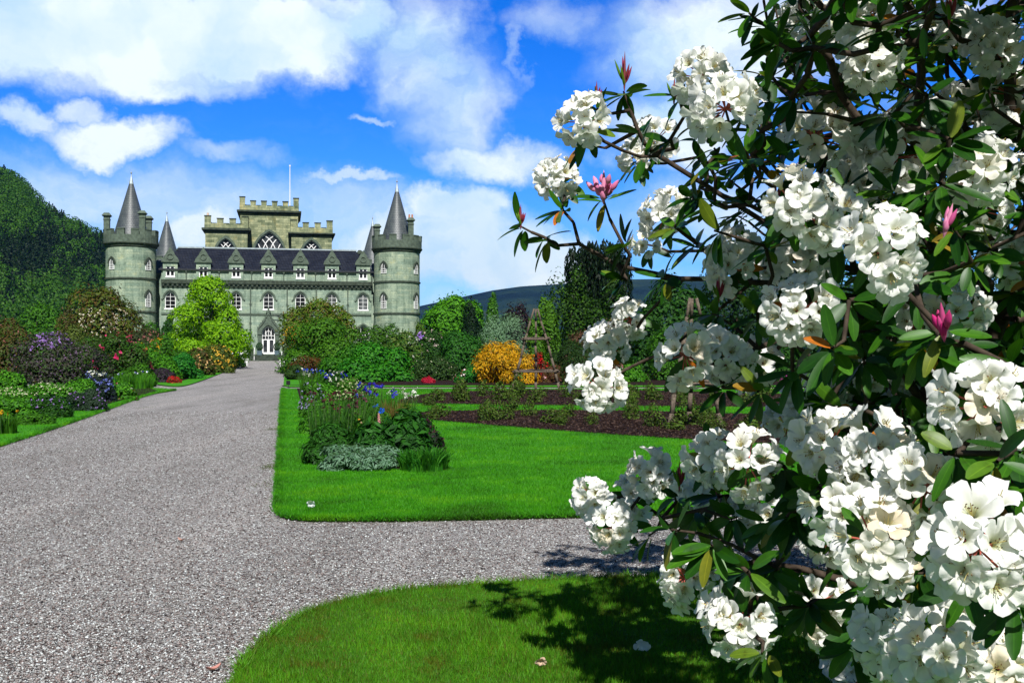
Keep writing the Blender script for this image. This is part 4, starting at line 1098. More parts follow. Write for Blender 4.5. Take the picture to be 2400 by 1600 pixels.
# ------------------------------------------------------------------ hillside wood
def wood(V, k, nx, n, lab):
    t = rng.uniform(.02, .97, n) ** .75; u = rng.random(n)
    ii = np.clip((t / 1.5 * (k - 1)), 0, k - 2).astype(int); jj = np.clip(u * (nx - 1), 0, nx - 2).astype(int)
    g = V.reshape(k, nx, 3); fi = rng.random(n)[:, None]; fj = rng.random(n)[:, None]
    P = g[ii, jj] * (1 - fi) * (1 - fj) + g[ii + 1, jj] * fi * (1 - fj) + g[ii, jj + 1] * (1 - fi) * fj + g[ii + 1, jj + 1] * fi * fj
    # a clearing of bracken
    cx = P[:, 0] / P[:, 1] * 2450 + 1176; cy = 798.7 - (P[:, 2] - CAMH) / P[:, 1] * 2450
    ok = ~((abs(cx - 110) < 70) & (abs(cy - 650 - (cx - 110) * .12) < 12)); P = P[ok]; n = len(P)
    sx = P[:, 0] / P[:, 1] * 2450 + 1176; sy = 798.7 - (P[:, 2] - CAMH) / P[:, 1] * 2450; zone = np.where((sy > 560) & (sy < 640), 1.2, -.5) + .9 * np.sin(sx * .03 + sy * .02) + rng.normal(0, .5, n); con = zone > .3; h = np.where(con, rng.uniform(6, 11, n), rng.uniform(4, 9, n)); w = np.where(con, h * .26, h * .6)
    m = 90; d = rand_dirs(n * m).reshape(n, m, 3); z = rng.random((n, m))
    rad = np.where(con[:, None], (1 - z) , np.sqrt(np.maximum(.05, 1 - (z * 1.7 - .7) ** 2)))
    a = rng.uniform(0, 6.283, (n, m))
    p = np.stack([np.cos(a) * rad * w[:, None], np.sin(a) * rad * w[:, None], z * h[:, None]], -1) + P[:, None]
    nr = unit(np.stack([np.cos(a), np.sin(a), np.full_like(a, .5)], -1) + .5 * d)
    Vv, Fq = leaf_quads(p.reshape(-1, 3), nr.reshape(-1, 3), 1.0, .7)
    mats = [leaf_mat([(.003, .011, .003), (.005, .018, .004), (.008, .026, .005)], .1), leaf_mat([(.014, .056, .003), (.030, .095, .004), (.020, .070, .004), (.045, .12, .005)], .15)]
    o = link('hillside_wood', np_mesh('hillside_wood', Vv, Fq, mats, np.repeat(np.where(con, 0, 1), m))); tag(o, lab, 'woodland', kind='stuff')
wood(HL, hk, hn, 5600, 'dense dark green woodland covering the steep hill behind the castle')

# ------------------------------------------------------------------ trees and shrubs, left of the drive
GRN = [(.025, .09, .006), (.04, .14, .008), (.06, .19, .010)]
DGR = [(.010, .045, .006), (.018, .075, .008), (.03, .10, .010)]
LIME = [(.10, .25, .004), (.16, .36, .006), (.23, .43, .008)]
BRG = [(.03, .12, .008), (.05, .20, .010), (.08, .26, .012)]
EMR = [(.012, .10, .012), (.02, .17, .015), (.04, .22, .02)]
OLV = [(.045, .07, .012), (.07, .11, .015), (.10, .14, .02)]
RED = [(.05, .02, .012), (.09, .035, .018), (.05, .06, .012)]
BRN = [(.06, .045, .012), (.09, .055, .018), (.055, .09, .012), (.04, .08, .01)]
PUR = [(.03, .018, .035), (.05, .03, .05), (.02, .035, .012)]
WHT = [(.62, .62, .55), (.75, .74, .68), (.55, .60, .48)]
LIL = [(.30, .16, .50), (.42, .26, .62), (.22, .12, .45)]
PNK = [(.55, .02, .12), (.65, .05, .2), (.45, .02, .08)]
YEL = [(.62, .32, .01), (.70, .40, .015), (.55, .26, .01)]
ORG = [(.65, .28, .04), (.70, .38, .06), (.60, .20, .05)]
GLD = [(.66, .40, .03), (.72, .48, .06), (.60, .30, .03)]
BLU = [(.03, .03, .45), (.06, .06, .6), (.02, .02, .3)]
CRM = [(.6, .58, .38), (.5, .52, .3), (.66, .64, .5)]

shrub('maple_tree', 'bright yellow green tree with layered leaves rising left of the castle door', 'tree', 474, 638, 190, 86, LIME, .22, 17000, 'tier', trunk=.2, lobes=95, lobe=.22, jitter=.12, trans=.4, flat=.42)
shrub('rhododendron', 'large domed rhododendron with dark reddish top and white flowers across its front', 'shrub', 232, 664, 214, 82, [(.06, .08, .010), (.09, .13, .010), (.11, .045, .02), (.04, .09, .01)], .24, 11000, 'dome', flowers=[([(.6, .55, .42), (.7, .66, .55), (.45, .36, .22)], 430, .14, (-.72, .62, .30, .74), 3)], lobes=34, lobe=.30)
shrub('rhododendron', 'brownish green shrub standing left of and behind the purple flowered shrub', 'shrub', 20, 735, 150, 50, BRN, .14, 7000, lobes=22, lobe=.36, flowers=[([(.35, .12, .10), (.25, .1, .08)], 160, .08, None, 3)])
shrub('rhododendron', 'dark shrub with purple blossoms spread over its top and right side', 'shrub', 135, 768, 215, 43, [(.03, .07, .012), (.07, .045, .055), (.04, .09, .014), (.045, .035, .045)], .11, 8500, lobes=26, lobe=.34, flowers=[(LIL, 150, .075, (-.35, .2, .72, 1.05), 4), ([(.25, .13, .28), (.32, .2, .36)], 420, .04, (-1, 1, .25, .95), 3)])
shrub('rhododendron', 'rounded green shrub dotted with crimson pink flower heads', 'shrub', 256, 768, 190, 52, [(.025, .085, .008), (.04, .12, .010), (.04, .06, .014)], .13, 8500, lobes=26, lobe=.34, flowers=[(PNK, 34, .17, (-.9, 1, .25, .95), 6)])
shrub('shrub', 'olive green shrub between the white flowered dome and the pink flowered shrub', 'shrub', 190, 750, 130, 62, OLV, .15, 5000)
shrub('shrub', 'dark green shrub with dull pink blossoms below the left castle tower', 'shrub', 335, 755, 110, 76, [(.025, .045, .012), (.05, .06, .02)], .17, 4500, flowers=[([(.4, .16, .14), (.3, .12, .1)], 170, .15, (-1, 1, .3, 1), 3)])
shrub('conifer', 'slim dark conifer standing just left of the yellow green tree', 'tree', 386, 728, 52, 96, DGR, .22, 2600, 'cone', lobes=16, lobe=.4)
shrub('shrub', 'wide mid green shrub in front of the yellow green tree', 'shrub', 385, 778, 120, 66, GRN, .15, 6000, flowers=[(YEL, 40, .13, (-.9, -.2, .5, 1), 3)])
shrub('shrub', 'bushy green shrub left of the emerald bush beside the drive', 'shrub', 360, 812, 105, 56, BRG, .13, 5200)
shrub('shrub', 'dense emerald green bush on the left bed beside the drive', 'shrub', 425, 812, 70, 57, EMR, .12, 4200, flowers=None)
shrub('azalea', 'azalea with pale orange blossoms behind the emerald bush', 'shrub', 455, 800, 75, 65, BRN, .14, 3800, flowers=[([(.65, .38, .14), (.7, .45, .2)], 90, .12, (-1, 1, .15, 1), 3)])
shrub('azalea', 'azalea covered in golden orange blossoms under the yellow green tree', 'shrub', 502, 792, 90, 72, OLV, .15, 4200, flowers=[(GLD, 170, .12, (-1, 1, .2, 1.05), 3)])
shrub('shrub', 'small dark green shrub left of the white bench nearest the castle steps', 'shrub', 545, 815, 42, 92, DGR, .15, 1600)
shrub('heather', 'low purple brown bush at the tip of the left bed', 'shrub', 372, 846, 70, 52, PUR, .10, 3600)
shrub('azalea', 'low bright red azalea at the corner of the left bed', 'shrub', 401, 864, 34, 50.5, [(.3, .01, .012), (.45, .015, .015), (.05, .06, .01)], .08, 1500)
blades_plant('iris', 'tall green sword leaved iris clump at the end of the left bed', 'plant', 308, 894, 856, 120, BRG, 620, .022, [([(.1, .16, .45)], 6, .07, .8, 1.0)], .22, 1.3)
shrub('shrub', 'bright low leafy plant in front of the tall iris clump', 'plant', 268, 878, 110, 34.5, BRG, .10, 3400, depth_k=.6, flowers=[([(.3, .05, .06)], 40, .06, None, 3)])
shrub('shrub', 'dark blue flowered plant with pale flower heads on the left bed', 'plant', 228, 855, 72, 33, [(.012, .014, .03), (.02, .03, .035), (.02, .045, .015)], .08, 3600, 'dome', depth_k=.8, flowers=[(WHT, 30, .07, (-.6, .3, .8, 1.1), 5), ([(.10, .12, .45), (.2, .25, .55)], 120, .06, (-1, .8, .4, 1), 4)])
shrub('shrub', 'rounded yellow green bush on the left bed beside the lilac plant', 'plant', 168, 872, 125, 31, BRG, .08, 5200, flowers=None)
shrub('shrub', 'greyish green bush with small lilac flowers at the bed edge', 'plant', 200, 894, 100, 28.5, [(.02, .04, .02), (.03, .06, .03)], .06, 4200, flowers=[(LIL, 130, .035, None, 4)])
shrub('cow_parsley', 'tall mass of small creamy white flowers on the left bed', 'plant', 70, 882, 215, 30.5, BRG, .08, 7500, depth_k=.5, flowers=[(CRM, 330, .04, (-1, 1, .55, 1.1), 4)])
shrub('shrub', 'bright green leafy plant at the left edge above the yellow irises', 'plant', 30, 916, 100, 24.5, BRG, .09, 4400)
shrub('shrub', 'dark leafy bush with pale violet flowers in front of the creamy flowers', 'plant', 108, 908, 110, 25.5, DGR, .07, 5000, flowers=[(LIL, 60, .04, (-1, 1, .5, 1), 4)])
blades_plant('iris', 'short yellow flowered iris clump at the left edge of the picture', 'plant', 12, 1000, 948, 70, GRN, 220, .014, [(YEL, 8, .045, .85, 1.0)], .25)
shrub('shrub', 'low green ground plant left of the dark leafy bush', 'plant', 80, 950, 90, 23.3, GRN, .06, 2600)

shrub('shrub', 'yellow flowered green shrub between the pink flowered shrub and the emerald bush', 'shrub', 332, 790, 110, 60, BRG, .13, 5200, flowers=[(YEL, 60, .10, (-1, .4, .5, 1), 3)])
shrub('shrub', 'mid green shrub between the dome and the yellow green tree', 'shrub', 352, 742, 110, 84, GRN, .17, 5200)
shrub('shrub', 'reddish green shrub under the left side of the dome', 'shrub', 150, 722, 90, 70, [(.07, .06, .012), (.05, .10, .01), (.09, .05, .02)], .15, 4200)
shrub('shrub', 'green bush tucked behind the end of the left bed', 'shrub', 318, 838, 90, 47, GRN, .11, 4000)
shrub('shrub', 'bright green tuft of leaves under the purple flowered shrub', 'plant', 20, 852, 90, 36, BRG, .10, 3000)
shrub('hedge_tree', 'green tree at the foot of the wooded hill left of the dome', 'tree', 100, 700, 130, 120, GRN, .3, 5000)

# ------------------------------------------------------------------ trees and shrubs, right of the drive
shrub('azalea', 'golden yellow azalea leaning over the drive right of the castle door', 'shrub', 688, 752, 78, 78, OLV, .15, 3600, 'round', flowers=[(GLD, 210, .13, (-1.05, .5, .3, 1.05), 3)], trunk=1.0)
shrub('maple_tree', 'tall loose tree with olive and reddish leaf tips right of the castle door', 'tree', 735, 692, 172, 80, [(.06, .11, .008), (.10, .17, .010), (.15, .10, .03), (.07, .16, .008)], .20, 11000, 'round', trunk=.8, lobes=36, lobe=.40, jitter=.12)
shrub('shrub', 'broad mid green shrub right of the golden azalea', 'shrub', 752, 734, 215, 71, [(.03, .10, .006), (.05, .15, .008), (.07, .19, .010)], .18, 13000, lobes=34, lobe=.30, jitter=.10)
shrub('shrub', 'green shrub in front of the right castle tower', 'shrub', 872, 748, 160, 78, [(.03, .09, .008), (.05, .13, .010), (.06, .16, .012)], .18, 8500, lobes=30, lobe=.30)
shrub('japanese_maple', 'low spreading maple with rusty red leaves behind the border', 'shrub', 722, 818, 120, 62, [(.14, .035, .015), (.10, .05, .015), (.04, .08, .012)], .11, 3800, lobes=20, lobe=.34)
shrub('shrub', 'vivid emerald bush with large leaves behind the flower border', 'shrub', 862, 790, 160, 53, [(.014, .10, .006), (.024, .16, .008), (.045, .21, .010)], .17, 8500, lobes=24, lobe=.33, jitter=.12)
shrub('shrub', 'fresh green bush overlapping the left side of the emerald bush', 'shrub', 795, 796, 130, 55, [(.02, .10, .006), (.035, .15, .008), (.06, .20, .010)], .15, 6500, lobes=22, lobe=.32, jitter=.12)
shrub('shrub', 'dark olive bush below the rusty maple at the grass edge', 'shrub', 690, 838, 70, 56, [(.02, .05, .01), (.035, .08, .012)], .11, 3600)
shrub('rhododendron', 'green rhododendron scattered with white flower heads', 'shrub', 918, 764, 135, 60, [(.025, .08, .010), (.045, .12, .012), (.11, .17, .03)], .15, 8500, lobes=30, lobe=.32, flowers=[(WHT, 70, .12, None, 5)])
shrub('rhododendron', 'dark rhododendron with pale lilac heads beyond the white flowered one', 'shrub', 985, 760, 120, 68, [(.018, .06, .010), (.03, .09, .012)], .16, 6500, flowers=[(LIL, 9, .2, (-.9, -.2, .8, 1.1), 6), ([(.5, .38, .34), (.55, .46, .42)], 45, .13, (-.2, 1, .5, 1.05), 4)])
shrub('shrub', 'dark glossy shrub below the round green tree', 'shrub', 1062, 764, 135, 66, [(.015, .07, .008), (.025, .11, .010), (.03, .13, .012)], .17, 7000, lobes=28, lobe=.32)
shrub('rhododendron', 'low rounded shrub with small pale flowers above the brown bed', 'shrub', 1006, 818, 110, 55, [(.02, .05, .012), (.035, .08, .014)], .12, 4200, flowers=[(CRM, 60, .06, None, 3)])
shrub('azalea', 'low crimson azalea on the brown bed edge', 'shrub', 984, 865, 30, 50, [(.42, .01, .035), (.5, .02, .06), (.3, .01, .02)], .08, 1300)
shrub('shrub', 'small light green bush left of the yellow broom', 'shrub', 1084, 842, 80, 51, EMR, .10, 2800, flowers=[([(.25, .06, .05)], 40, .09, (-1, -.2, .1, .9), 3)])
shrub('broom', 'golden yellow broom in full flower behind the rustic tripod', 'shrub', 1158, 788, 145, 50, [(.45, .23, .006), (.62, .32, .008), (.72, .40, .012), (.16, .15, .01)], .17, 10000, lobes=40, lobe=.24, asp=.2, jitter=.34, up=.5, spread=.78)
shrub('willow', 'silvery green willow bush behind the yellow broom', 'shrub', 1168, 722, 124, 66, [(.13, .23, .13), (.18, .30, .17), (.10, .19, .10)], .15, 7500, 'dome', asp=.28, lobes=26, lobe=.33, jitter=.14)
shrub('shrub', 'small grey blue bush between the willow and the dark shrub', 'shrub', 1138, 786, 46, 60, [(.09, .14, .16), (.12, .18, .2)], .10, 2200, asp=.3)
shrub('broadleaf_tree', 'round bright green tree right of the castle tower', 'tree', 1045, 684, 152, 112, [(.04, .15, .006), (.06, .22, .008), (.09, .29, .010)], .34, 12000, 'dome', trunk=1.6, lobes=34, lobe=.30)
shrub('clipped_yew', 'dark clipped yew block standing against the round green tree', 'tree', 1086, 694, 58, 104, [(.006, .02, .007), (.010, .03, .009)], .2, 3600, 'dome', lobes=20, lobe=.45, spread=.6)
shrub('birch_tree', 'slender mid green tree right of the clipped yew', 'tree', 1132, 676, 62, 118, GRN, .27, 3400, 'cone', trunk=1.0, lobes=20, lobe=.34, jitter=.18)
shrub('copper_beech', 'dark purple leaved tree beyond the silvery willow', 'tree', 1190, 700, 92, 125, [(.016, .010, .014), (.03, .016, .02)], .3, 3600, 'dome')
shrub('conifer', 'pair of small yellow green conifers below the right castle tower', 'tree', 965, 742, 56, 100, [(.06, .12, .012), (.09, .17, .015)], .2, 1800, 'cone', lobes=12, lobe=.32)
shrub('ivy_tree', 'tall narrow light green tree behind the top of the tripod', 'tree', 1250, 686, 74, 70, [(.05, .14, .008), (.08, .20, .012)], .17, 5200, 'round', trunk=.3, lobes=24, lobe=.42)
# group of fastigiate yews
def irish_yew(lab, x, top, width, Y):
    g = at(x, 798.7, Y); h = at(x, top, Y).z; rx = width * .5 / 2450 * Y
    root = empty('irish_yew', (g.x, Y, 0)); tag(root, lab, 'tree')
    Ps, Ns = [], []
    for k in range(80):
        a = rng.uniform(0, 6.283); r = math.sqrt(rng.random()) * rx * .88; c = np.array([math.cos(a) * r, math.sin(a) * r])
        hh = h * rng.uniform(.88, 1.0) * (1 - .06 * (r / rx) ** 3); w = rng.uniform(.32, .5)
        m = 260; z = rng.random(m) ** .8; th = rng.uniform(0, 6.283, m); rr = w * np.minimum(1, (1 - z) * 11) * rng.uniform(.85, 1.1, m)
        Ps.append(np.stack([c[0] + np.cos(th) * rr, c[1] + np.sin(th) * rr, z * hh], -1)); Ns.append(np.stack([np.cos(th), np.sin(th), np.full(m, .1)], -1))
    P = np.concatenate(Ps); Nr = unit(np.concatenate(Ns) + .4 * rand_dirs(len(P)))
    V, Fq = leaf_quads(P, Nr, .34, .12, up=.75); link('foliage', np_mesh('foliage', V, Fq, leaf_mat([(.003, .010, .003), (.004, .014, .004), (.007, .020, .005)], .1)), root)
    mb = MB(); mb.tube((0, 0, -.1), (0, 0, h * .6), rx * .16, rx * .08, 8); mb.build('trunk', M['bark'], root)
irish_yew('tall dark columnar yew group with a ragged flat top behind the garden', 1376, 549, 160, 78)
shrub('ivy_tree', 'leafy ivy covered tree against the left side of the dark yews', 'tree', 1312, 622, 120, 75, [(.008, .028, .004), (.016, .05, .006), (.05, .13, .008)], .19, 7500, 'dome', lobes=30, lobe=.28, jitter=.2)
shrub('ivy_tree', 'green creeper clad tree in front of the dark yews', 'tree', 1398, 648, 130, 73.5, [(.008, .028, .004), (.016, .05, .006), (.04, .11, .008)], .18, 6000, 'dome', lobes=14, lobe=.34)
shrub('heath', 'large dark green tree heath right of the tripod', 'shrub', 1322, 782, 120, 51, [(.012, .035, .008), (.02, .055, .010), (.03, .07, .012)], .12, 7500, asp=.25, lobes=26, lobe=.34, up=.5)
shrub('japanese_maple', 'dull red leaved maple behind the dark tree heath', 'shrub', 1345, 764, 150, 60, [(.10, .045, .03), (.13, .06, .035), (.06, .06, .02)], .13, 4800)
shrub('japanese_maple', 'rusty leaved shrub under the yews left of the white flowers', 'shrub', 1395, 742, 80, 68, [(.12, .05, .03), (.09, .05, .025)], .15, 2800)
shrub('azalea', 'scarlet flowered azalea seen between the tripod poles', 'shrub', 1236, 810, 44, 54, [(.05, .05, .012), (.25, .01, .012)], .09, 2000, flowers=[([(.55, .008, .012), (.45, .01, .02)], 50, .13, None, 5)])
shrub('azalea', 'bronze leaved azalea at the foot of the tripod', 'shrub', 1270, 840, 66, 50.5, [(.12, .04, .03), (.10, .07, .02)], .09, 2600, flowers=[([(.5, .12, .14)], 30, .09, None, 4)])
BK = [('wide dark green tree behind the rose garden and the second tripod', 1530, 640, 180, 72, DGR), ('spreading dark green tree behind the middle of the white rhododendron', 1700, 600, 230, 86, [(.008, .03, .006), (.014, .05, .008)]),
      ('large deep green tree glimpsed through the rhododendron branches', 1930, 560, 300, 90, DGR), ('broad dark tree at the right edge beyond the rhododendron', 2230, 580, 340, 88, [(.008, .028, .008), (.016, .05, .01)])]
for lab, x, top, w, Y, c in BK: shrub('broadleaf_tree', lab, 'tree', x, top, w, Y, c, .28, 7500, 'dome', trunk=.2, lobes=30, lobe=.32)
shrub('shrub', 'mid green shrub with small yellow green leaves behind the second tripod', 'shrub', 1545, 750, 150, 55, GRN, .14, 6000)
shrub('shrub', 'fresh green bush at the back of the rose garden', 'shrub', 1440, 835, 90, 52, BRG, .11, 3600, flowers=[([(.4, .1, .15)], 40, .07, (-1, -.1, .2, .9), 3)])
shrub('rhododendron', 'shrub with purple pink flowers glimpsed beside the large white cluster', 'shrub', 1790, 790, 130, 54, DGR, .13, 5000, flowers=[([(.45, .04, .3), (.5, .08, .36)], 90, .11, None, 4)])
shrub('shrub', 'bright green shrub glimpsed under the right hand rhododendron branches', 'shrub', 1930, 830, 200, 52, OLV, .13, 6500)
shrub('shrub', 'dark green shrub behind the lower right flower clusters', 'shrub', 2200, 790, 280, 54, DGR, .15, 7500)

# ------------------------------------------------------------------ roses in the beds
def rose_bush():
    root = empty('rose_bush'); tag(root, 'low leafy rose bush with thin stems in the dark soil beds', 'rose bush', 'rose bushes in the soil beds')
    p, nr, C, r = crown('dome', .38, .38, .6, 420, 14, .34, .25)
    V, Fq = leaf_quads(p, nr, .075, .05); link('foliage', np_mesh('foliage', V, Fq, leaf_mat([(.03, .06, .010), (.06, .12, .012), (.05, .04, .018), (.09, .17, .015)], .3)), root)
    mb = MB()
    for c in C: mb.tube((c[0] * .2, c[1] * .2, -.05), c, .008, .004, 5)
    mb.build('stems', M['stem'], root)
    return root
def dup(root):
    r = root.copy(); COL.objects.link(r)
    for ch in list(root.children):
        c = ch.copy(); COL.objects.link(c); c.parent = r
    return r
roses = [rose_bush() for _ in range(3)]
spots = [(985, 935), (1060, 925), (1110, 913), (1180, 918), (1230, 928), (1300, 915), (1330, 926), (1380, 918), (1430, 930), (1500, 922), (1560, 928), (1640, 922), (1720, 930),
         (1010, 962), (1120, 968), (1215, 960), (1268, 978), (1360, 980), (1300, 962), (1450, 968), (1500, 985), (1550, 992), (1580, 972), (1650, 995), (1720, 990), (1450, 945), (1180, 948), (1800, 1005), (1870, 990), (1900, 935), (2050, 960)]
for _ in range(28):
    spots.append((random.uniform(960, 1950), 0)); spots[-1] = (spots[-1][0], random.choice([random.uniform(908, 928), random.uniform(955, 975 + max(0, spots[-1][0] - 1000) * .035)]))
for i, (x, y) in enumerate(spots):
    o = roses[i] if i < 3 else dup(roses[i % 3]); g = gnd(x, y); s_ = random.uniform(.5, 1.0) * (1.1 if y < 945 else .85)
    o.location = (g.x, g.y, LAWN_Z + .01); o.rotation_euler = (0, 0, random.uniform(0, 6.28)); o.scale = (s_, s_, s_ * random.uniform(.85, 1.25))

# ------------------------------------------------------------------ the flower border right of the drive
Yb = lambda y: depth_of(y)
shrub('artemisia', 'silvery grey leaved plant at the front left corner of the border', 'plant', 826, 1020, 185, Yb(1080), [(.11, .21, .13), (.17, .29, .19), (.05, .13, .05)], .075, 7000, depth_k=.85, asp=.26, lobes=32, lobe=.28, jitter=.16, up=.3)
blades_plant('day_lily', 'clump of fresh narrow leaves at the front right corner of the border', 'plant', 975, 1084, 1030, 150, [(.015, .10, .008), (.03, .16, .010), (.05, .2, .012)], 900, .012, None, .5, .6)
shrub('peony', 'dark green peony with large pointed leaves in the front of the border', 'plant', 905, 946, 195, Yb(1072), [(.010, .05, .006), (.016, .08, .008), (.025, .12, .010)], .13, 5200, depth_k=.8, asp=.36, lobes=26, lobe=.36, droop=.4)
shrub('dark_flowered_plant', 'plant with burgundy flower tufts at the right front of the border', 'plant', 975, 962, 90, Yb(1066), [(.012, .04, .010), (.025, .015, .02)], .05, 3600, flowers=[([(.07, .012, .03), (.10, .02, .05)], 180, .035, None, 4)])
blades_plant('poppy_plant', 'tall slender dark green stems with dark seed heads on the left of the border', 'plant', 765, 1056, 905, 125, [(.02, .075, .01), (.035, .12, .012), (.05, .15, .015)], 420, .007, [([(.05, .012, .02), (.08, .02, .02)], 26, .05, .7, 1.0)], .2, .9)
shrub('poppy_foliage', 'low dense dark green leaves at the left front edge of the border', 'plant', 768, 975, 140, Yb(1070), [(.015, .06, .008), (.025, .10, .010), (.03, .13, .012)], .085, 5600, depth_k=.9, up=.4, asp=.3)
blades_plant('iris', 'tall iris clump with deep blue flowers in the middle of the border', 'plant', 862, 1003, 892, 120, [(.03, .12, .010), (.05, .18, .012)], 520, .011, [([(.015, .012, .30), (.04, .03, .42)], 20, .055, .8, 1.04)], .18, .9)
blades_plant('ornamental_grass', 'tuft of tan feathery grass stems behind the peony', 'plant', 908, 1010, 918, 60, [(.22, .12, .04), (.16, .11, .03), (.10, .14, .02)], 500, .004, None, .25)
blades_plant('white_geum', 'slender stems with loose white flowers at the right side of the border', 'plant', 925, 990, 900, 74, GRN, 160, .006, [(WHT, 22, .05, .85, 1.05)], .25)
blades_plant('poppy_plant', 'light green stems with small dark flowers in the centre of the border', 'plant', 815, 1040, 905, 100, [(.04, .13, .012), (.06, .18, .015), (.03, .10, .012)], 380, .007, [([(.07, .015, .03), (.12, .03, .05)], 22, .045, .75, 1.02)], .25, .8)
shrub('leafy_perennial', 'tall leafy green perennial filling the left centre of the border', 'plant', 782, 925, 125, Yb(1045), BRG, .075, 5600, asp=.32, jitter=.2, up=.35, depth_k=1.1, flowers=[([(.07, .012, .03), (.12, .02, .05)], 22, .05, (-1, 1, .7, 1.08), 4), ([(.6, .3, .03)], 6, .05, (-1, 1, .5, 1.0), 4)])
shrub('leafy_perennial', 'leafy green plant between the peony and the blue irises', 'plant', 850, 930, 110, Yb(1030), GRN, .075, 4200, asp=.32, jitter=.2, up=.35)
shrub('campion', 'patch of small magenta flowers beside the peony', 'plant', 945, 978, 70, Yb(1030), DGR, .05, 1400, flowers=[([(.45, .06, .30), (.35, .04, .22)], 60, .04, (-1, 1, .7, 1.1), 4)])
shrub('astrantia', 'mass of creamy white flowers in the middle of the border', 'plant', 806, 872, 104, Yb(962), GRN, .08, 3800, flowers=[([(.5, .52, .3), (.42, .48, .22)], 330, .045, (-1, 1, .5, 1.08), 3)])
shrub('fern', 'feathery light green mound on the left of the border', 'plant', 752, 880, 100, Yb(955), BRG, .09, 5200, asp=.3, up=.3)
shrub('campanula', 'lilac blue flowered plant at the left edge of the border', 'plant', 716, 880, 54, Yb(962), GRN, .07, 2200, flowers=[([(.3, .26, .5), (.36, .32, .55)], 90, .05, (-1, 1, .3, 1), 3)])
shrub('shrub', 'rounded green mound in the left middle of the border', 'plant', 746, 926, 110, Yb(1000), BRG, .08, 5200, asp=.35, up=.3, flowers=[([(.5, .16, .02)], 6, .06, None, 5)])
blades_plant('iris', 'thin dark leaved iris clump with blue flowers at the far end of the border', 'plant', 716, 912, 852, 70, GRN, 320, .014, [([(.02, .04, .42), (.05, .08, .5)], 8, .08, .9, 1.05), (WHT, 8, .08, .8, 1.0)], .2)
shrub('delphinium', 'low plant with white and blue flowers near the far end of the border', 'plant', 766, 856, 90, Yb(915), DGR, .10, 2600, flowers=[(WHT, 26, .08, (-1, 1, .7, 1.1), 5), (BLU, 16, .08, (-1, 1, .7, 1.1), 5)])
def lupin(x, yb, top, h_px, lab):
    Y = depth_of(yb); g = gnd(x, yb); h = at(x, top, Y).z; hh = h_px / 2450 * Y
    root = empty('lupin', (g.x, g.y, LAWN_Z)); tag(root, lab, 'flower', 'lupin spikes in the border')
    n = 150; z = rng.random(n); a = rng.uniform(0, 6.283, n); r_ = .035 * (1 - z * .85); P = np.stack([np.cos(a) * r_, np.sin(a) * r_, h - hh + z * hh], -1)
    V, Fq = leaf_quads(P, unit(np.stack([np.cos(a), np.sin(a), np.full(n, .4)], -1)), .035, .025); link('blossoms', np_mesh('blossoms', V, Fq, petal_mat([(.5, .16, .2), (.6, .28, .3), (.45, .4, .2)])), root)
    mb = MB(); mb.tube((0, 0, 0), (0, 0, h), .01, .006, 5); mb.build('stem', M['stem'], root)
lupin(830, 1045, 976, 26, 'pink lupin spike left of the dark green peony')
lupin(870, 1040, 955, 30, 'pink lupin spike just behind the dark green peony')
lupin(912, 1035, 957, 20, 'pale lupin spike above the middle of the peony')
for x, y, lab in ((862, 932, 'blue poppy flower below the deep blue irises'), (877, 942, 'smaller blue poppy flower right of the other blue poppy')):
    Y = 17.5; p = at(x, y, Y); root = empty('blue_poppy', (p.x, Y, LAWN_Z)); tag(root, lab, 'flower', 'blue poppies in the border')
    n = 14; V, Fq = leaf_quads(rng.normal(0, .022, (n, 3)) + np.array([0, 0, p.z - LAWN_Z]), unit(rand_dirs(n) + np.array([0, -1, .3])), .05, .045); link('petals', np_mesh('petals', V, Fq, petal_mat([(.01, .09, .55), (.02, .14, .65)])), root)
    mb = MB(); mb.tube((0, 0, 0), (0, 0, p.z - LAWN_Z), .006, .005, 5); mb.build('stem', M['stem'], root)

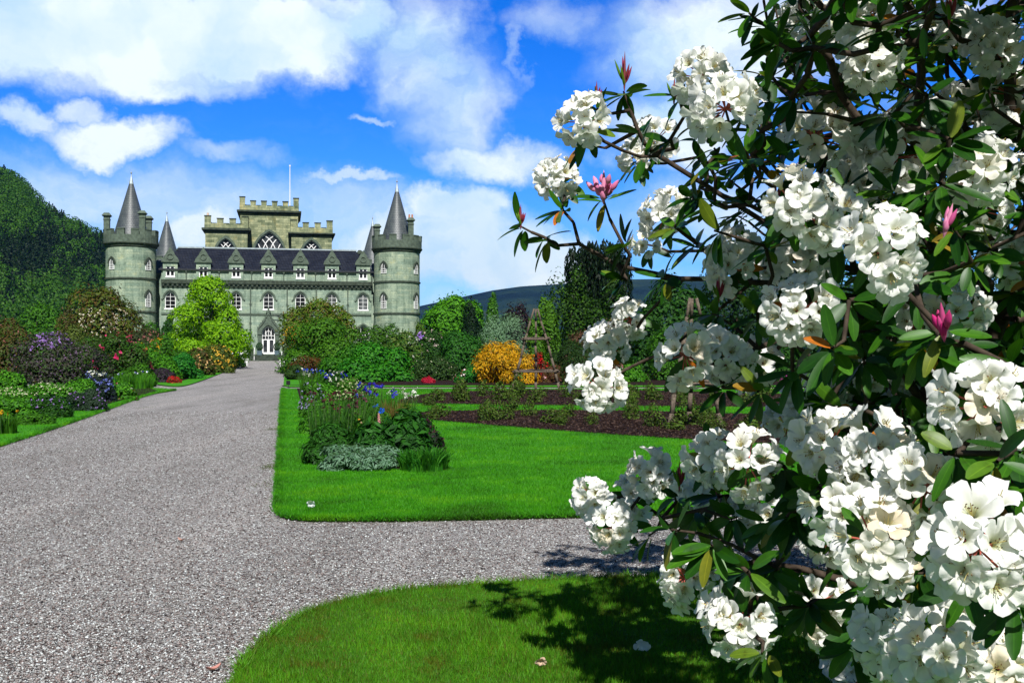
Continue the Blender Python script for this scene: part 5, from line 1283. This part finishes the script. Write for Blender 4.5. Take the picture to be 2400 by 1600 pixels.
# ------------------------------------------------------------------ the white rhododendron in the foreground
def petal_white():
    m, N, L, b = new_mat('white_petal')
    tc = N.new('ShaderNodeTexCoord'); g = N.new('ShaderNodeNewGeometry')
    at_ = N.new('ShaderNodeAttribute'); at_.attribute_name = 'along'
    v = N.new('ShaderNodeTexVoronoi'); v.inputs['Scale'].default_value = 190; L.new(tc.outputs['Object'], v.inputs['Vector'])
    r = ramp(N, [(.0, (.40, .42, .12)), (.22, (.64, .68, .42)), (.5, (.87, .87, .80)), (.9, (.92, .915, .90))]); L.new(at_.outputs['Fac'], r.inputs[0])
    sp = N.new('ShaderNodeMapRange'); L.new(v.outputs['Distance'], sp.inputs['Value']); sp.inputs['From Min'].default_value = .16; sp.inputs['From Max'].default_value = .10
    zone = N.new('ShaderNodeMapRange'); L.new(at_.outputs['Fac'], zone.inputs['Value']); zone.inputs['From Min'].default_value = .62; zone.inputs['From Max'].default_value = .42
    ml = N.new('ShaderNodeMath'); ml.operation = 'MULTIPLY'; L.new(sp.outputs[0], ml.inputs[0]); L.new(zone.outputs[0], ml.inputs[1])
    m2 = N.new('ShaderNodeMath'); m2.operation = 'MULTIPLY'; m2.inputs[1].default_value = .75; L.new(ml.outputs[0], m2.inputs[0])
    mx = N.new('ShaderNodeMix'); mx.data_type = 'RGBA'; L.new(m2.outputs[0], mx.inputs['Factor']); L.new(r.outputs[0], mx.inputs[6]); mx.inputs[7].default_value = (.32, .10, .05, 1)
    oi = N.new('ShaderNodeObjectInfo'); ro_ = ramp(N, [(.0, (1, .99, .95)), (.5, (1, 1, 1)), (.90, (.99, .97, .93)), (.96, (.96, .91, .82)), (1, (.90, .76, .58))]); L.new(oi.outputs['Random'], ro_.inputs[0])
    mo = N.new('ShaderNodeMix'); mo.data_type = 'RGBA'; mo.blend_type = 'MULTIPLY'; mo.inputs['Factor'].default_value = 1; L.new(mx.outputs[2], mo.inputs[6]); L.new(ro_.outputs[0], mo.inputs[7])
    L.new(mo.outputs[2], b.inputs['Base Color']); b.inputs['Roughness'].default_value = .6; b.inputs['Specular IOR Level'].default_value = .12
    nz = noise(N, L, tc.outputs['Object'], 60, 3); bp = N.new('ShaderNodeBump'); bp.inputs['Strength'].default_value = .35; bp.inputs['Distance'].default_value = .004; L.new(nz.outputs[0], bp.inputs['Height']); L.new(bp.outputs[0], b.inputs['Normal'])
    t = N.new('ShaderNodeBsdfTranslucent'); t.inputs['Color'].default_value = (.86, .90, .80, 1)
    ms = N.new('ShaderNodeMixShader'); ms.inputs[0].default_value = .36
    L.new(b.outputs[0], ms.inputs[1]); L.new(t.outputs[0], ms.inputs[2]); L.new(ms.outputs[0], N['Material Output'].inputs['Surface'])
    return m
M['petal'] = petal_white()
M['stamen'] = plain('stamen', (.62, .52, .20), .6, .2)
M['anther'] = plain('anther', (.16, .08, .03), .7)
M['pedicel'] = plain('pedicel', (.42, .10, .07), .6)
M['bud_pink'] = leaf_mat([(.70, .22, .40), (.80, .36, .52), (.60, .10, .28)], .2)
M['bud_magenta'] = leaf_mat([(.50, .02, .16), (.60, .10, .28), (.36, .01, .08)], .15)
def rhodo_leaf():
    m, N, L, b = new_mat('rhododendron_leaf')
    g = N.new('ShaderNodeNewGeometry')
    r = ramp(N, [(.0, (.008, .042, .003)), (.45, (.018, .082, .004)), (.80, (.040, .135, .005)), (.90, (.07, .16, .010)), (.975, (.15, .15, .012)), (.993, (.40, .12, .012))])
    L.new(g.outputs['Random Per Island'], r.inputs[0])
    at_ = N.new('ShaderNodeAttribute'); at_.attribute_name = 'along'
    r2 = ramp(N, [(.0, (1.9, 1.7, 1.6)), (.09, (1, 1, 1))]); L.new(at_.outputs['Fac'], r2.inputs[0])
    mx = N.new('ShaderNodeMix'); mx.data_type = 'RGBA'; mx.blend_type = 'MULTIPLY'; mx.inputs['Factor'].default_value = 1; L.new(r.outputs[0], mx.inputs[6]); L.new(r2.outputs[0], mx.inputs[7])
    tcl = N.new('ShaderNodeTexCoord'); nl_ = noise(N, L, tcl.outputs['Object'], 22, 5, .7); rl_ = ramp(N, [(.28, (.55, .45, .35)), (.42, (.9, .92, .9)), (.6, (1.1, 1.08, 1)), (.75, (1.35, 1.2, .9))]); L.new(nl_.outputs[0], rl_.inputs[0])
    ml_ = N.new('ShaderNodeMix'); ml_.data_type = 'RGBA'; ml_.blend_type = 'MULTIPLY'; ml_.inputs['Factor'].default_value = 1; L.new(mx.outputs[2], ml_.inputs[6]); L.new(rl_.outputs[0], ml_.inputs[7])
    L.new(ml_.outputs[2], b.inputs['Base Color'])
    b.inputs['Roughness'].default_value = .42; b.inputs['Specular IOR Level'].default_value = .28
    t = N.new('ShaderNodeBsdfTranslucent'); m2 = N.new('ShaderNodeMix'); m2.data_type = 'RGBA'; m2.blend_type = 'MULTIPLY'; m2.inputs['Factor'].default_value = 1
    L.new(r.outputs[0], m2.inputs[6]); m2.inputs[7].default_value = (2.2, 1.9, .6, 1); L.new(m2.outputs[2], t.inputs['Color'])
    ms = N.new('ShaderNodeMixShader'); ms.inputs[0].default_value = .2
    L.new(b.outputs[0], ms.inputs[1]); L.new(t.outputs[0], ms.inputs[2]); L.new(ms.outputs[0], N['Material Output'].inputs['Surface'])
    return m
M['rleaf'] = rhodo_leaf()

def floret():
    """a funnel of five to six rounded lobes opening along +z"""
    nl = 6 if random.random() < .35 else 5
    na, nr = nl * 8, 9; ph = random.uniform(0, 6.28)
    V = []; A = []
    lobe_w = [random.uniform(.9, 1.1) for _ in range(nl)]; bend = [random.uniform(-.25, .35) for _ in range(nl)]
    for k in range(nr + 1):
        t = k / nr
        for i in range(na):
            f = i / na * nl; li = int(f) % nl; ff = (f % 1) - .5
            L_ = (1 - (abs(ff) * 2) ** 3.2)
            cut = .63 + .37 * L_ ** .5
            tt = t * (cut if True else 1) * (1 if t < .3 else 1) * lobe_w[li] ** (t)
            r_ = .0055 + .043 * tt ** 1.45
            z = .056 * tt ** .80 - .010 * max(0, tt - .74) * (1 + 3 * bend[li]) / .26
            z += .0075 * math.sin(ff * 11 + li * 2 + bend[li] * 9) * max(0, t - .5) + .003 * math.sin(ff * 23 + li) * max(0, t - .6) + .004 * (abs(ff) * 2) ** 2 * max(0, t - .45)
            a = ph + 2 * math.pi * (li + .5 + ff * (1 + .30 * max(0, t - .4))) / nl
            V.append((r_ * math.cos(a), r_ * math.sin(a), z)); A.append(t)
    Fq = [(k * na + i, k * na + (i + 1) % na, (k + 1) * na + (i + 1) % na, (k + 1) * na + i) for k in range(nr) for i in range(na)]
    # stamens
    SV, SF, SM = [], [], []
    def thin(p0, p1, r_, mi):
        d = (p1 - p0).normalized(); a = d.orthogonal().normalized(); b_ = d.cross(a); o = len(SV)
        for p in (p0, p1):
            for q in range(3): SV.append(tuple(p + (a * math.cos(q * 2.094) + b_ * math.sin(q * 2.094)) * r_))
        for q in range(3): SF.append((o + q, o + (q + 1) % 3, o + 3 + (q + 1) % 3, o + 3 + q)); SM.append(mi)
    for q in range(8):
        a = random.uniform(0, 6.28); p1 = Vector((math.cos(a) * random.uniform(.004, .013), math.sin(a) * random.uniform(.004, .013) - .004, random.uniform(.03, .048)))
        thin(Vector((0, 0, .002)), p1, .0006, 0); thin(p1, p1 + Vector((.001, .0015, .003)), .0013, 1)
    thin(Vector((0, 0, .002)), Vector((.004, -.006, .056)), .0010, 0)
    return np.array(V), np.array(Fq), np.array(A), np.array(SV), np.array(SF), np.array(SM)
def floret_mesh():
    v, f, a, sv_, sf, sm = floret()
    me = np_mesh('flower', np.concatenate([v, sv_]), np.concatenate([f, sf + len(v)]), [M['petal'], M['stamen'], M['anther']], np.concatenate([np.zeros(len(f), int), sm + 1]), smooth=True)
    at_ = me.attributes.new('along', 'FLOAT', 'POINT'); at_.data.foreach_set('value', np.concatenate([a, np.zeros(len(sv_))]).astype(np.float32))
    return me
FLO = [floret_mesh() for _ in range(20)]
def truss_layout(nf, spread=1.75):
    """stalks as one mesh, and where each flower sits on the dome round +z"""
    pm = MB(); fl = []
    for i in range(nf):
        c = 1 - (i + .5) / nf * (1 - math.cos(spread)); th = i * 2.39996 + random.uniform(-.3, .3)
        s_ = math.sqrt(max(0, 1 - c * c)); d = Vector((s_ * math.cos(th), s_ * math.sin(th), c)); d = (d + Vector((random.gauss(0, .12), random.gauss(0, .12), random.gauss(0, .10)))).normalized()
        face = (d + Vector((random.gauss(0, .24), random.gauss(0, .24), .35 + random.gauss(0, .2)))).normalized()
        base = Vector((d.x * 1.18, d.y * 1.18, d.z * .85)) * random.uniform(.040, .070)
        fl.append((base, face, random.uniform(0, 6.28), random.uniform(.86, 1.14)))
        pm.tube((0, 0, -.008), tuple(base), .0022, .0026, 5)
    mp = bpy.data.meshes.new('flower_truss'); mp.from_pydata(pm.v, [], pm.f); mp.materials.append(M['pedicel'])
    return mp, fl
TR = [truss_layout(n_) for n_ in (13, 15, 16, 17, 14, 15, 12, 14)]

ROOT = Vector((2.35, 5.7, 0))
bush = empty('rhododendron_bush', ROOT)
tag(bush, 'large white flowered rhododendron filling the right side, over the foreground lawn', 'flowering shrub')
# flower heads: x, y, width (measured), 1 = deep in the shade behind the others
T = [(1340, 262, 118, 0), (1272, 398, 98, 0), (1608, 168, 118, 0), (1668, 232, 148, 0), (1500, 308, 95, 1), (1515, 490, 98, 0), (1474, 556, 60, 0), (1448, 352, 70, 1),
     (1890, 292, 158, 1), (2000, 122, 138, 0), (1900, 60, 112, 1), (1975, 22, 135, 1), (2066, 330, 165, 1), (1842, 455, 152, 0), (1935, 500, 150, 0), (2046, 572, 188, 0), (2090, 448, 180, 1),
     (2255, 378, 148, 0), (2262, 470, 118, 0), (2346, 395, 90, 0), (2230, 240, 120, 1), (2296, 290, 125, 1), (2332, 596, 118, 0), (1690, 560, 100, 0), (1656, 604, 112, 0), (1838, 592, 135, 1),
     (1842, 716, 146, 0), (1436, 730, 82, 0), (1382, 792, 92, 0), (1366, 886, 108, 0), (1574, 812, 126, 0), (1662, 820, 120, 0), (1716, 832, 112, 0), (2080, 728, 108, 0), (2204, 722, 132, 0), (2016, 846, 92, 0), (2072, 852, 92, 0),
     (2288, 936, 200, 0), (1790, 962, 92, 1), (1842, 936, 100, 1), (1905, 902, 105, 1), (1346, 1148, 92, 0), (1400, 1212, 98, 0), (1490, 1090, 100, 0), (1444, 1150, 90, 0), (1650, 1050, 120, 0), (1724, 1066, 140, 0), (1600, 1140, 105, 0), (1745, 1180, 120, 0), (1610, 1090, 90, 0),
     (1905, 1020, 150, 0), (2020, 1040, 165, 0), (1960, 1160, 165, 0), (2020, 1246, 190, 0), (1920, 1240, 130, 0), (2128, 1120, 190, 0), (1556, 1336, 118, 0), (1612, 1302, 85, 0),
     (2270, 1270, 240, 0), (1692, 1442, 150, 0), (1880, 1400, 130, 0), (1925, 1450, 130, 0), (2036, 1400, 100, 1), (2164, 1366, 105, 1), (2052, 1490, 165, 0), (2140, 1500, 200, 0), (2252, 1415, 170, 0), (2300, 1490, 165, 0), (1950, 1545, 96, 0), (2210, 1560, 150, 0),
     (2080, 950, 105, 1), (1960, 400, 120, 1), (2330, 190, 120, 1), (2290, 90, 130, 1), (2190, 50, 120, 1), (1836, 22, 90, 1), (1790, 90, 80, 1), (1760, 600, 95, 1), (2120, 250, 110, 1), (2130, 860, 100, 1), (2340, 1320, 170, 0), (2335, 1560, 180, 0)]
CEN = Vector((2.1, 4.6, 1.9))
tips = []          # (point, direction, has flower)
trs = []
for (x, y, w, sh) in T:
    dia = .205 if not sh else .20
    Y = dia * 2450 / w
    Y = min(Y, 5.4) if not sh else min(max(Y, 3.6) + .85, 5.9)
    size = w * Y / 2450 / .200
    p = at(x, y, Y)
    d = ((p - CEN).normalized() * .55 + Vector((random.gauss(0, .28), -1.05, random.uniform(-.05, .5)))).normalized()
    trs.append((p, d, size)); tips.append((p - d * .05 * size, d, 1))
# leafy shoots without flowers
S_ = [(1432, 210, 4.7), (1196, 520, 4.9), (1250, 545, 4.9), (1290, 480, 4.9), (1385, 455, 4.7), (1465, 300, 4.7), (1470, 360, 4.6), (1540, 320, 4.6), (1560, 220, 4.4), (1640, 340, 4.3), (1700, 370, 4.3), (1590, 450, 4.5), (1760, 60, 4.0), (1720, 30, 4.0), (1770, 170, 3.9), (1820, 220, 3.8), (1750, 300, 4.0),
     (1870, 110, 3.6), (2020, 60, 3.3), (1940, 10, 3.2), (2040, 260, 3.4), (1550, 520, 4.5), (1430, 560, 4.7), (1600, 560, 4.5), (1720, 470, 4.2), (2160, 420, 3.3), (2180, 320, 3.3), (2190, 525, 3.1), (2230, 600, 3.2), (1950, 690, 3.3), (1910, 800, 3.2), (1640, 720, 4.4), (1740, 720, 4.2), (1520, 640, 4.6), (1820, 850, 3.8), (1660, 890, 4.2), (1740, 900, 4.0),
     (2165, 760, 2.75), (2120, 790, 2.8), (2215, 790, 2.8), (2200, 1040, 2.5), (2290, 1060, 2.3), (2330, 1030, 2.4), (1550, 1140, 4.6), (1650, 1140, 4.3), (1600, 1190, 4.3), (1680, 1190, 4.2), (1490, 1230, 4.6), (1800, 1070, 3.6), (1880, 1120, 3.3), (1700, 1300, 4.2), (1740, 1360, 4.0), (1750, 1500, 3.2), (2000, 1340, 3.2), (1960, 1480, 3.2), (2330, 1380, 2.2), (2230, 1340, 2.4), (1660, 1250, 4.4),
     (1425, 640, 4.8), (1330, 330, 4.8), (1790, 420, 4.0), (1370, 250, 4.7), (2320, 840, 2.7), (2100, 650, 3.2)]
for (x, y, Y) in S_:
    p = at(x, y, Y); d = ((p - CEN).normalized() + Vector((random.gauss(0, .3), random.gauss(-.2, .3), random.uniform(.1, .7)))).normalized(); tips.append((p, d, 0))
# the inside and the far side of the bush
inner_poly = [(1560, 360), (1700, 250), (1760, 20), (1760, -500), (2900, -500), (2900, 1000), (2500, 1350), (2100, 1330), (1950, 1000), (1860, 960), (1830, 640), (1620, 560)]
cnt = 0
while cnt < 520:
    x, y = random.uniform(1500, 2900), random.uniform(-500, 1450)
    if not in_poly(np.array([x]), np.array([y]), inner_poly)[0]: continue
    Y = random.uniform(3.6, 6.6) if y > 0 else random.uniform(2.6, 5.6); p = at(x, y, Y)
    if p.z < .35 or p.z > 4.2: continue
    d = ((p - CEN).normalized() + Vector((random.gauss(0, .4), random.gauss(0, .4), random.uniform(0, .8)))).normalized()
    tips.append((p, d, 0)); cnt += 1
cnt = 0
while cnt < 230:      # the crown above the picture, which shades the upper branches
    X, Y = random.uniform(.7, 3.9), random.uniform(2.3, 4.4); z = random.uniform(1.7 + .33 * Y + .12, 4.3)
    if z > 3.2 + .45 * (X - .7) or random.random() < .25 * (X < 1.2): continue
    p = Vector((X, Y, z)); tips.append((p, ((p - CEN).normalized() + Vector((random.gauss(0, .4), random.gauss(0, .4), random.uniform(0, .8)))).normalized(), 0)); cnt += 1
cnt = 0
while cnt < 420:      # the far side of the bush, leafy and dark
    x, y = random.uniform(1760, 2700), random.uniform(-60, 1060); Y = random.uniform(4.9, 6.6); p = at(x, y, Y)
    if x < 1760 + max(0, y - 560) * .3 or p.z < .3: continue
    tips.append((p, ((p - CEN).normalized() + Vector((random.gauss(0, .5), random.gauss(-.3, .5), random.uniform(0, .8)))).normalized(), 0)); cnt += 1
cnt = 0
while cnt < 110:      # and its left part, further back
    X, Y = random.uniform(.75, 2.7), random.uniform(4.2, 5.6); z = random.uniform(1.7 + .333 * Y + .1, 4.3)
    p = Vector((X, Y, z)); tips.append((p, ((p - CEN).normalized() + Vector((random.gauss(0, .4), random.gauss(0, .4), random.uniform(0, .8)))).normalized(), 0)); cnt += 1
low_poly = [(1500, 1210), (1640, 1300), (1750, 1420), (2352, 1600), (2352, 1100), (1900, 1100)]
cnt = 0
while cnt < 34:
    x, y = random.uniform(1500, 2352), random.uniform(1100, 1600)
    if not in_poly(np.array([x]), np.array([y]), low_poly)[0]: continue
    p = at(x, y, random.uniform(3.3, 4.6))
    if p.z < .3: continue
    tips.append((p, ((p - CEN).normalized() + Vector((random.gauss(0, .3), -.2, .5))).normalized(), 0)); cnt += 1

# limbs, then every shoot joins the nearest wood (a balanced spanning tree)
nodes = [ROOT.copy()]; par = [-1]; plen = [0.0]
def add_node(p, pa):
    nodes.append(Vector(p)); par.append(pa); plen.append(plen[pa] + (Vector(p) - nodes[pa]).length); return len(nodes) - 1
def add_limb(start, pts):
    cur = start
    for p in pts:
        a = nodes[cur]; k = max(1, int((p - a).length / .16))
        for i in range(1, k + 1):
            j = Vector((random.gauss(0, .012), random.gauss(0, .012), random.gauss(0, .012))) if i < k else Vector((0, 0, 0))
            cur = add_node(a.lerp(p, i / k) + j, cur)
    return cur
t1 = add_limb(0, [Vector((2.3, 5.55, .55)), Vector((2.25, 5.35, 1.1))])
l1 = add_limb(t1, [at(2020, 640, 5.2), at(1850, 575, 4.95), at(1740, 500, 4.85), at(1620, 425, 4.8), at(1500, 350, 4.8)])
l2 = add_limb(t1, [at(1980, 690, 5.1), at(1800, 652, 4.95), at(1560, 640, 4.9), at(1420, 610, 4.9), at(1330, 560, 4.9)])
l3 = add_limb(t1, [at(2260, 520, 5.1), at(2320, 250, 4.9), at(2335, -60, 4.7), at(2360, -350, 4.5)])
l4 = add_limb(t1, [at(2120, 560, 5.0), at(2140, 350, 4.7), at(2040, 290, 4.5), at(1900, 262, 4.35), at(1790, 255, 4.3)])
l5 = add_limb(0, [Vector((2.1, 5.3, .45)), at(2050, 1140, 4.6), at(1880, 1180, 4.45), at(1780, 1215, 4.4), at(1660, 1160, 4.45), at(1520, 1190, 4.6)])
l6 = add_limb(0, [Vector((2.0, 5.0, .35)), at(1930, 1330, 4.3), at(1740, 1290, 4.35), at(1640, 1300, 4.4)])
l7 = add_limb(t1, [Vector((2.0, 4.4, 1.35)), at(2250, 1000, 3.4), at(2260, 1130, 2.8), at(2200, 1330, 2.5)])
l8 = add_limb(t1, [Vector((2.2, 4.9, 2.0)), at(2100, 700, 4.0), at(2060, 640, 3.4)])
l9 = add_limb(t1, [Vector((2.4, 4.8, 2.6)), Vector((2.3, 3.9, 3.1)), Vector((1.9, 3.0, 3.4))])
def near(p): return min(range(len(nodes)), key=lambda i: (nodes[i] - p).length)
add_limb(near(at(1720, 655, 4.95)), [at(1640, 720, 4.8), at(1540, 800, 4.7), at(1450, 842, 4.75)])
add_limb(near(at(1900, 665, 5.0)), [at(1860, 760, 4.6), at(1740, 800, 4.3), at(1650, 840, 4.2)])
order = sorted(range(len(tips)), key=lambda i: (tips[i][0] - ROOT).length)
for i in order:
    p, d, fl = tips[i]
    NA = np.array([tuple(v) for v in nodes]); dist = np.linalg.norm(NA - np.array(p), axis=1)
    j = int(np.argmin(dist + .22 * np.array(plen) + (.8 * np.maximum(0, NA[:, 2] - p.z - .05) if p.z < 1.35 else 1.2 * np.maximum(0, p.z - NA[:, 2] - .25))))
    a = nodes[j]; k = max(2, int((p - a).length / .10)); ctl = p - d * min(.22, (p - a).length * .45)
    cur = j
    for q in range(1, k + 1):
        t = q / k; b_ = a.lerp(ctl, t).lerp(ctl.lerp(p, t), t)
        if q < k: b_ += Vector((random.gauss(0, .006), random.gauss(0, .006), random.gauss(0, .006)))
        cur = add_node(b_, cur)
desc = [0] * len(nodes)
for i in range(len(nodes) - 1, 0, -1): desc[par[i]] += desc[i] + (1 if desc[i] == 0 else 0)
rad = [min(.05, .0042 + .0031 * math.sqrt(max(0, d_))) for d_ in desc]
mb = MB()
for i in range(1, len(nodes)):
    a, c = nodes[par[i]] - ROOT, nodes[i] - ROOT
    if (c - a).length < 1e-4: continue
    mb.tube(a, c, min(rad[par[i]], rad[i] * 1.35), rad[i], 6, cap=False)
mb.build('branches', M['bark'], bush, smooth=True)

# leaves in whorls at the shoot ends
LV, LF, LA = [], [], []
off = 0
def add_leaf(base, direc, nrm, ln, wd, curl):
    global off
    d = direc.normalized(); s_ = d.cross(nrm).normalized(); n_ = s_.cross(d)
    ns = 7
    for k in range(ns + 1):
        t = k / ns; w = wd * .5 * (math.sin(math.pi * min(1, t * .96 + .02) ** 1.05) ** .55 if 0 < t < 1 else (.12 if t == 0 else .22))
        c = base + d * (ln * t) - n_ * (curl * ln * t * t) ; e = n_ * (.22 * w)
        for q in (-1, 0, 1):
            LV.append(tuple(c + s_ * w * q + e * abs(q) - ROOT)); LA.append(abs(q))
    for k in range(ns):
        for q in (0, 1): LF.append((off + k * 3 + q, off + k * 3 + q + 1, off + k * 3 + q + 4, off + k * 3 + q + 3))
    off += (ns + 1) * 3
for (p, d, fl) in tips:
    lk = .82 if p.y < 3.2 else 1.0
    a = d.orthogonal().normalized(); b_ = d.cross(a); n_ = random.randint(5, 8) if fl else random.randint(6, 10)
    for q in range(n_):
        th = q * 2.39996 + random.uniform(-.3, .3); rd = a * math.cos(th) + b_ * math.sin(th); be = random.uniform(1.35, 2.2) if fl else random.uniform(.6, 1.6)
        v = d * math.cos(be) + rd * math.sin(be) + Vector((0, 0, -random.uniform(.0, .9)))
        v.normalize(); nr = (d * .8 + Vector((0, 0, .6)) + Vector((random.gauss(0, .25), random.gauss(0, .25), random.gauss(0, .25))))
        nr = nr - v * nr.dot(v)
        if nr.length < .1: nr = v.orthogonal()
        add_leaf(p - d * (random.uniform(.02, .07) if fl else random.uniform(0, .03)) + v * .015, v, nr.normalized(), random.uniform(.09, .15) * lk, random.uniform(.034, .050) * lk, random.uniform(-.05, .25))
me = np_mesh('foliage', np.array(LV), np.array(LF), M['rleaf'], smooth=True)
at_ = me.attributes.new('along', 'FLOAT', 'POINT'); at_.data.foreach_set('value', np.array(LA, dtype=np.float32))
link('foliage', me, bush)
for i, (p, d, size) in enumerate(trs):
    mp, fl = TR[i % len(TR)]
    o = link('flower_truss', mp, bush, p - d * .045 * size - ROOT)
    o.rotation_mode = 'QUATERNION'; o.rotation_quaternion = d.to_track_quat('Z', 'Y') @ Matrix.Rotation(random.uniform(0, 6.28), 3, 'Z').to_quaternion(); s_ = size * .98; o.scale = (s_, s_, s_)
    for (base, face, tw, k) in fl:
        q = link('flower', random.choice(FLO), o, base); q.rotation_mode = 'QUATERNION'
        q.rotation_quaternion = face.to_track_quat('Z', 'Y') @ Matrix.Rotation(tw, 3, 'Z').to_quaternion(); q.scale = (k, k, k)
# pink buds and red bracted shoots
def bud_cluster(p, axis, n_, ln, wd, mat_, spread, name='flower_bud', gap=.5):
    V, Fq = [], []; o = 0; rings, seg = 7, 7
    for i in range(-1, n_):
        th = i * 2.4; t_ = math.sqrt(max(0, i + .5) / n_) * spread; a = axis.orthogonal().normalized(); b_ = axis.cross(a)
        d = (axis * math.cos(t_) + (a * math.cos(th) + b_ * math.sin(th)) * math.sin(t_)).normalized(); e = d.orthogonal().normalized(); f = d.cross(e); l_ = ln * random.uniform(.75, 1.15); st = p + d * ln * .35 * (i % 4) * gap
        if i < 0: d, l_, st = axis, ln * 1.6 * (1 + gap * .5), p - axis * ln * .3
        for k in range(rings + 1):
            t = k / rings; r_ = wd * .5 * (math.sin(math.pi * t ** .8) ** .8 if 0 < t < 1 else .05)
            for q in range(seg): V.append(tuple(st + d * l_ * t + (e * math.cos(q * 6.283 / seg) + f * math.sin(q * 6.283 / seg)) * r_ - ROOT))
        for k in range(rings):
            for q in range(seg): Fq.append((o + k * seg + q, o + k * seg + (q + 1) % seg, o + (k + 1) * seg + (q + 1) % seg, o + (k + 1) * seg + q))
        o += (rings + 1) * seg
    return link(name, np_mesh(name, np.array(V), np.array(Fq), mat_, smooth=True), bush)
UP = Vector((0, -.15, 1)).normalized()
bud_cluster(at(1386, 462, 4.6), UP, 15, .055, .024, M['bud_pink'], .75, gap=1.4)
bud_cluster(at(2168, 772, 2.7), Vector((-.25, -.4, 1)).normalized(), 9, .055, .02, M['bud_magenta'], .42)
bud_cluster(at(2170, 535, 3.0), Vector((.2, -.2, 1)).normalized(), 5, .05, .016, M['bud_pink'], .3)
M['shoot'] = leaf_mat([(.10, .22, .015), (.16, .26, .02), (.35, .03, .10), (.30, .04, .06)], .3)
for (x, y, Y, l_) in ((1434, 200, 4.65, .09), (1196, 520, 4.85, .06), (1370, 240, 4.7, .06), (1548, 235, 4.4, .06), (1645, 1125, 4.3, .06), (1560, 1120, 4.5, .07), (1650, 690, 4.4, .06), (1780, 470, 4.0, .05), (2180, 50, 3.4, .06)):
    bud_cluster(at(x, y, Y), UP, 7, l_, .012, M['shoot'], .4, 'leaf_shoot')

# ------------------------------------------------------------------ fallen flowers and a dry leaf on the lawns
def fallen(name, x, y, z, cols, size, lab, cat):
    g = gnd(x, y, z); o = empty(name, (g.x, g.y, z)); tag(o, lab, cat)
    v, f, a, *_ = floret(); q = np.array(Matrix.Rotation(R(115), 3, 'X') @ Matrix.Rotation(random.uniform(0, 6), 3, 'Z')); V = (v * size) @ q.T; V[:, 2] -= V[:, 2].min()
    link('petals', np_mesh('petals', V, f, leaf_mat(cols, .2), smooth=True), o)
fallen('fallen_blossom', 715, 1164, LAWN_Z + .015, [(.7, .72, .74)], .9, 'white fallen blossom on the corner of the lawn below the flower border', 'blossom')
fallen('fallen_blossom', 1473, 1492, .06, [(.7, .74, .8)], .9, 'white fallen blossom in the shade on the foreground lawn', 'blossom')
fallen('fallen_leaf', 1242, 1528, .06, [(.6, .36, .2)], .62, 'dry tan fallen petal on the sunny part of the foreground lawn', 'petal')

# ------------------------------------------------------------------ the air between the garden and the far hill
mb = MB(); mb.box(-3900, 3900, -500, 4800, -1.2, 330)
hm = bpy.data.materials.new('haze'); hm.use_nodes = True; hn_ = hm.node_tree.nodes; hn_.clear()
ho_ = hn_.new('ShaderNodeOutputMaterial'); hv = hn_.new('ShaderNodeVolumePrincipled')
hv.inputs['Color'].default_value = (.14, .36, .95, 1); hv.inputs['Density'].default_value = .00005; hv.inputs['Anisotropy'].default_value = 0
hm.node_tree.links.new(hv.outputs[0], ho_.inputs['Volume'])
hz = mb.build('haze', hm); tag(hz, 'thin bluish air between the garden and the far hill', 'haze', kind='stuff')

# ------------------------------------------------------------------ dry leaves blown onto the drive
def dry_leaf(x, y, z, col, lab):
    g = gnd(x, y, z); o = empty('dry_leaf', (g.x, g.y, z + .006), random.uniform(0, 6.28)); tag(o, lab, 'leaf')
    mb = MB(); v = []
    for k in range(8):
        t = k / 7; w = .018 * math.sin(math.pi * (t * .94 + .03)) ** .7
        for q in (-1, 0, 1): v.append((t * .085 - .042, q * w, .012 * abs(q) + .018 * (t - .5) ** 2 * 4))
    mb.add(v, [(k * 3 + q, k * 3 + q + 1, k * 3 + q + 4, k * 3 + q + 3) for k in range(7) for q in (0, 1)]); mb.build('blade', leaf_mat([col], .15), o, smooth=True)
    mb = MB(); mb.tube((.04, 0, .018), (.075, .006, .004), .0018, .0012, 5); mb.build('stalk', M['bark'], o)
dry_leaf(416, 1243, .008, (.30, .09, .04), 'brown dry leaf lying on the open gravel of the drive')
dry_leaf(652, 1442, .008, (.42, .15, .05), 'orange dry leaf at the curved edge of the foreground lawn')
dry_leaf(490, 1540, .008, (.36, .07, .03), 'reddish dry leaf on the gravel near the bottom of the picture')
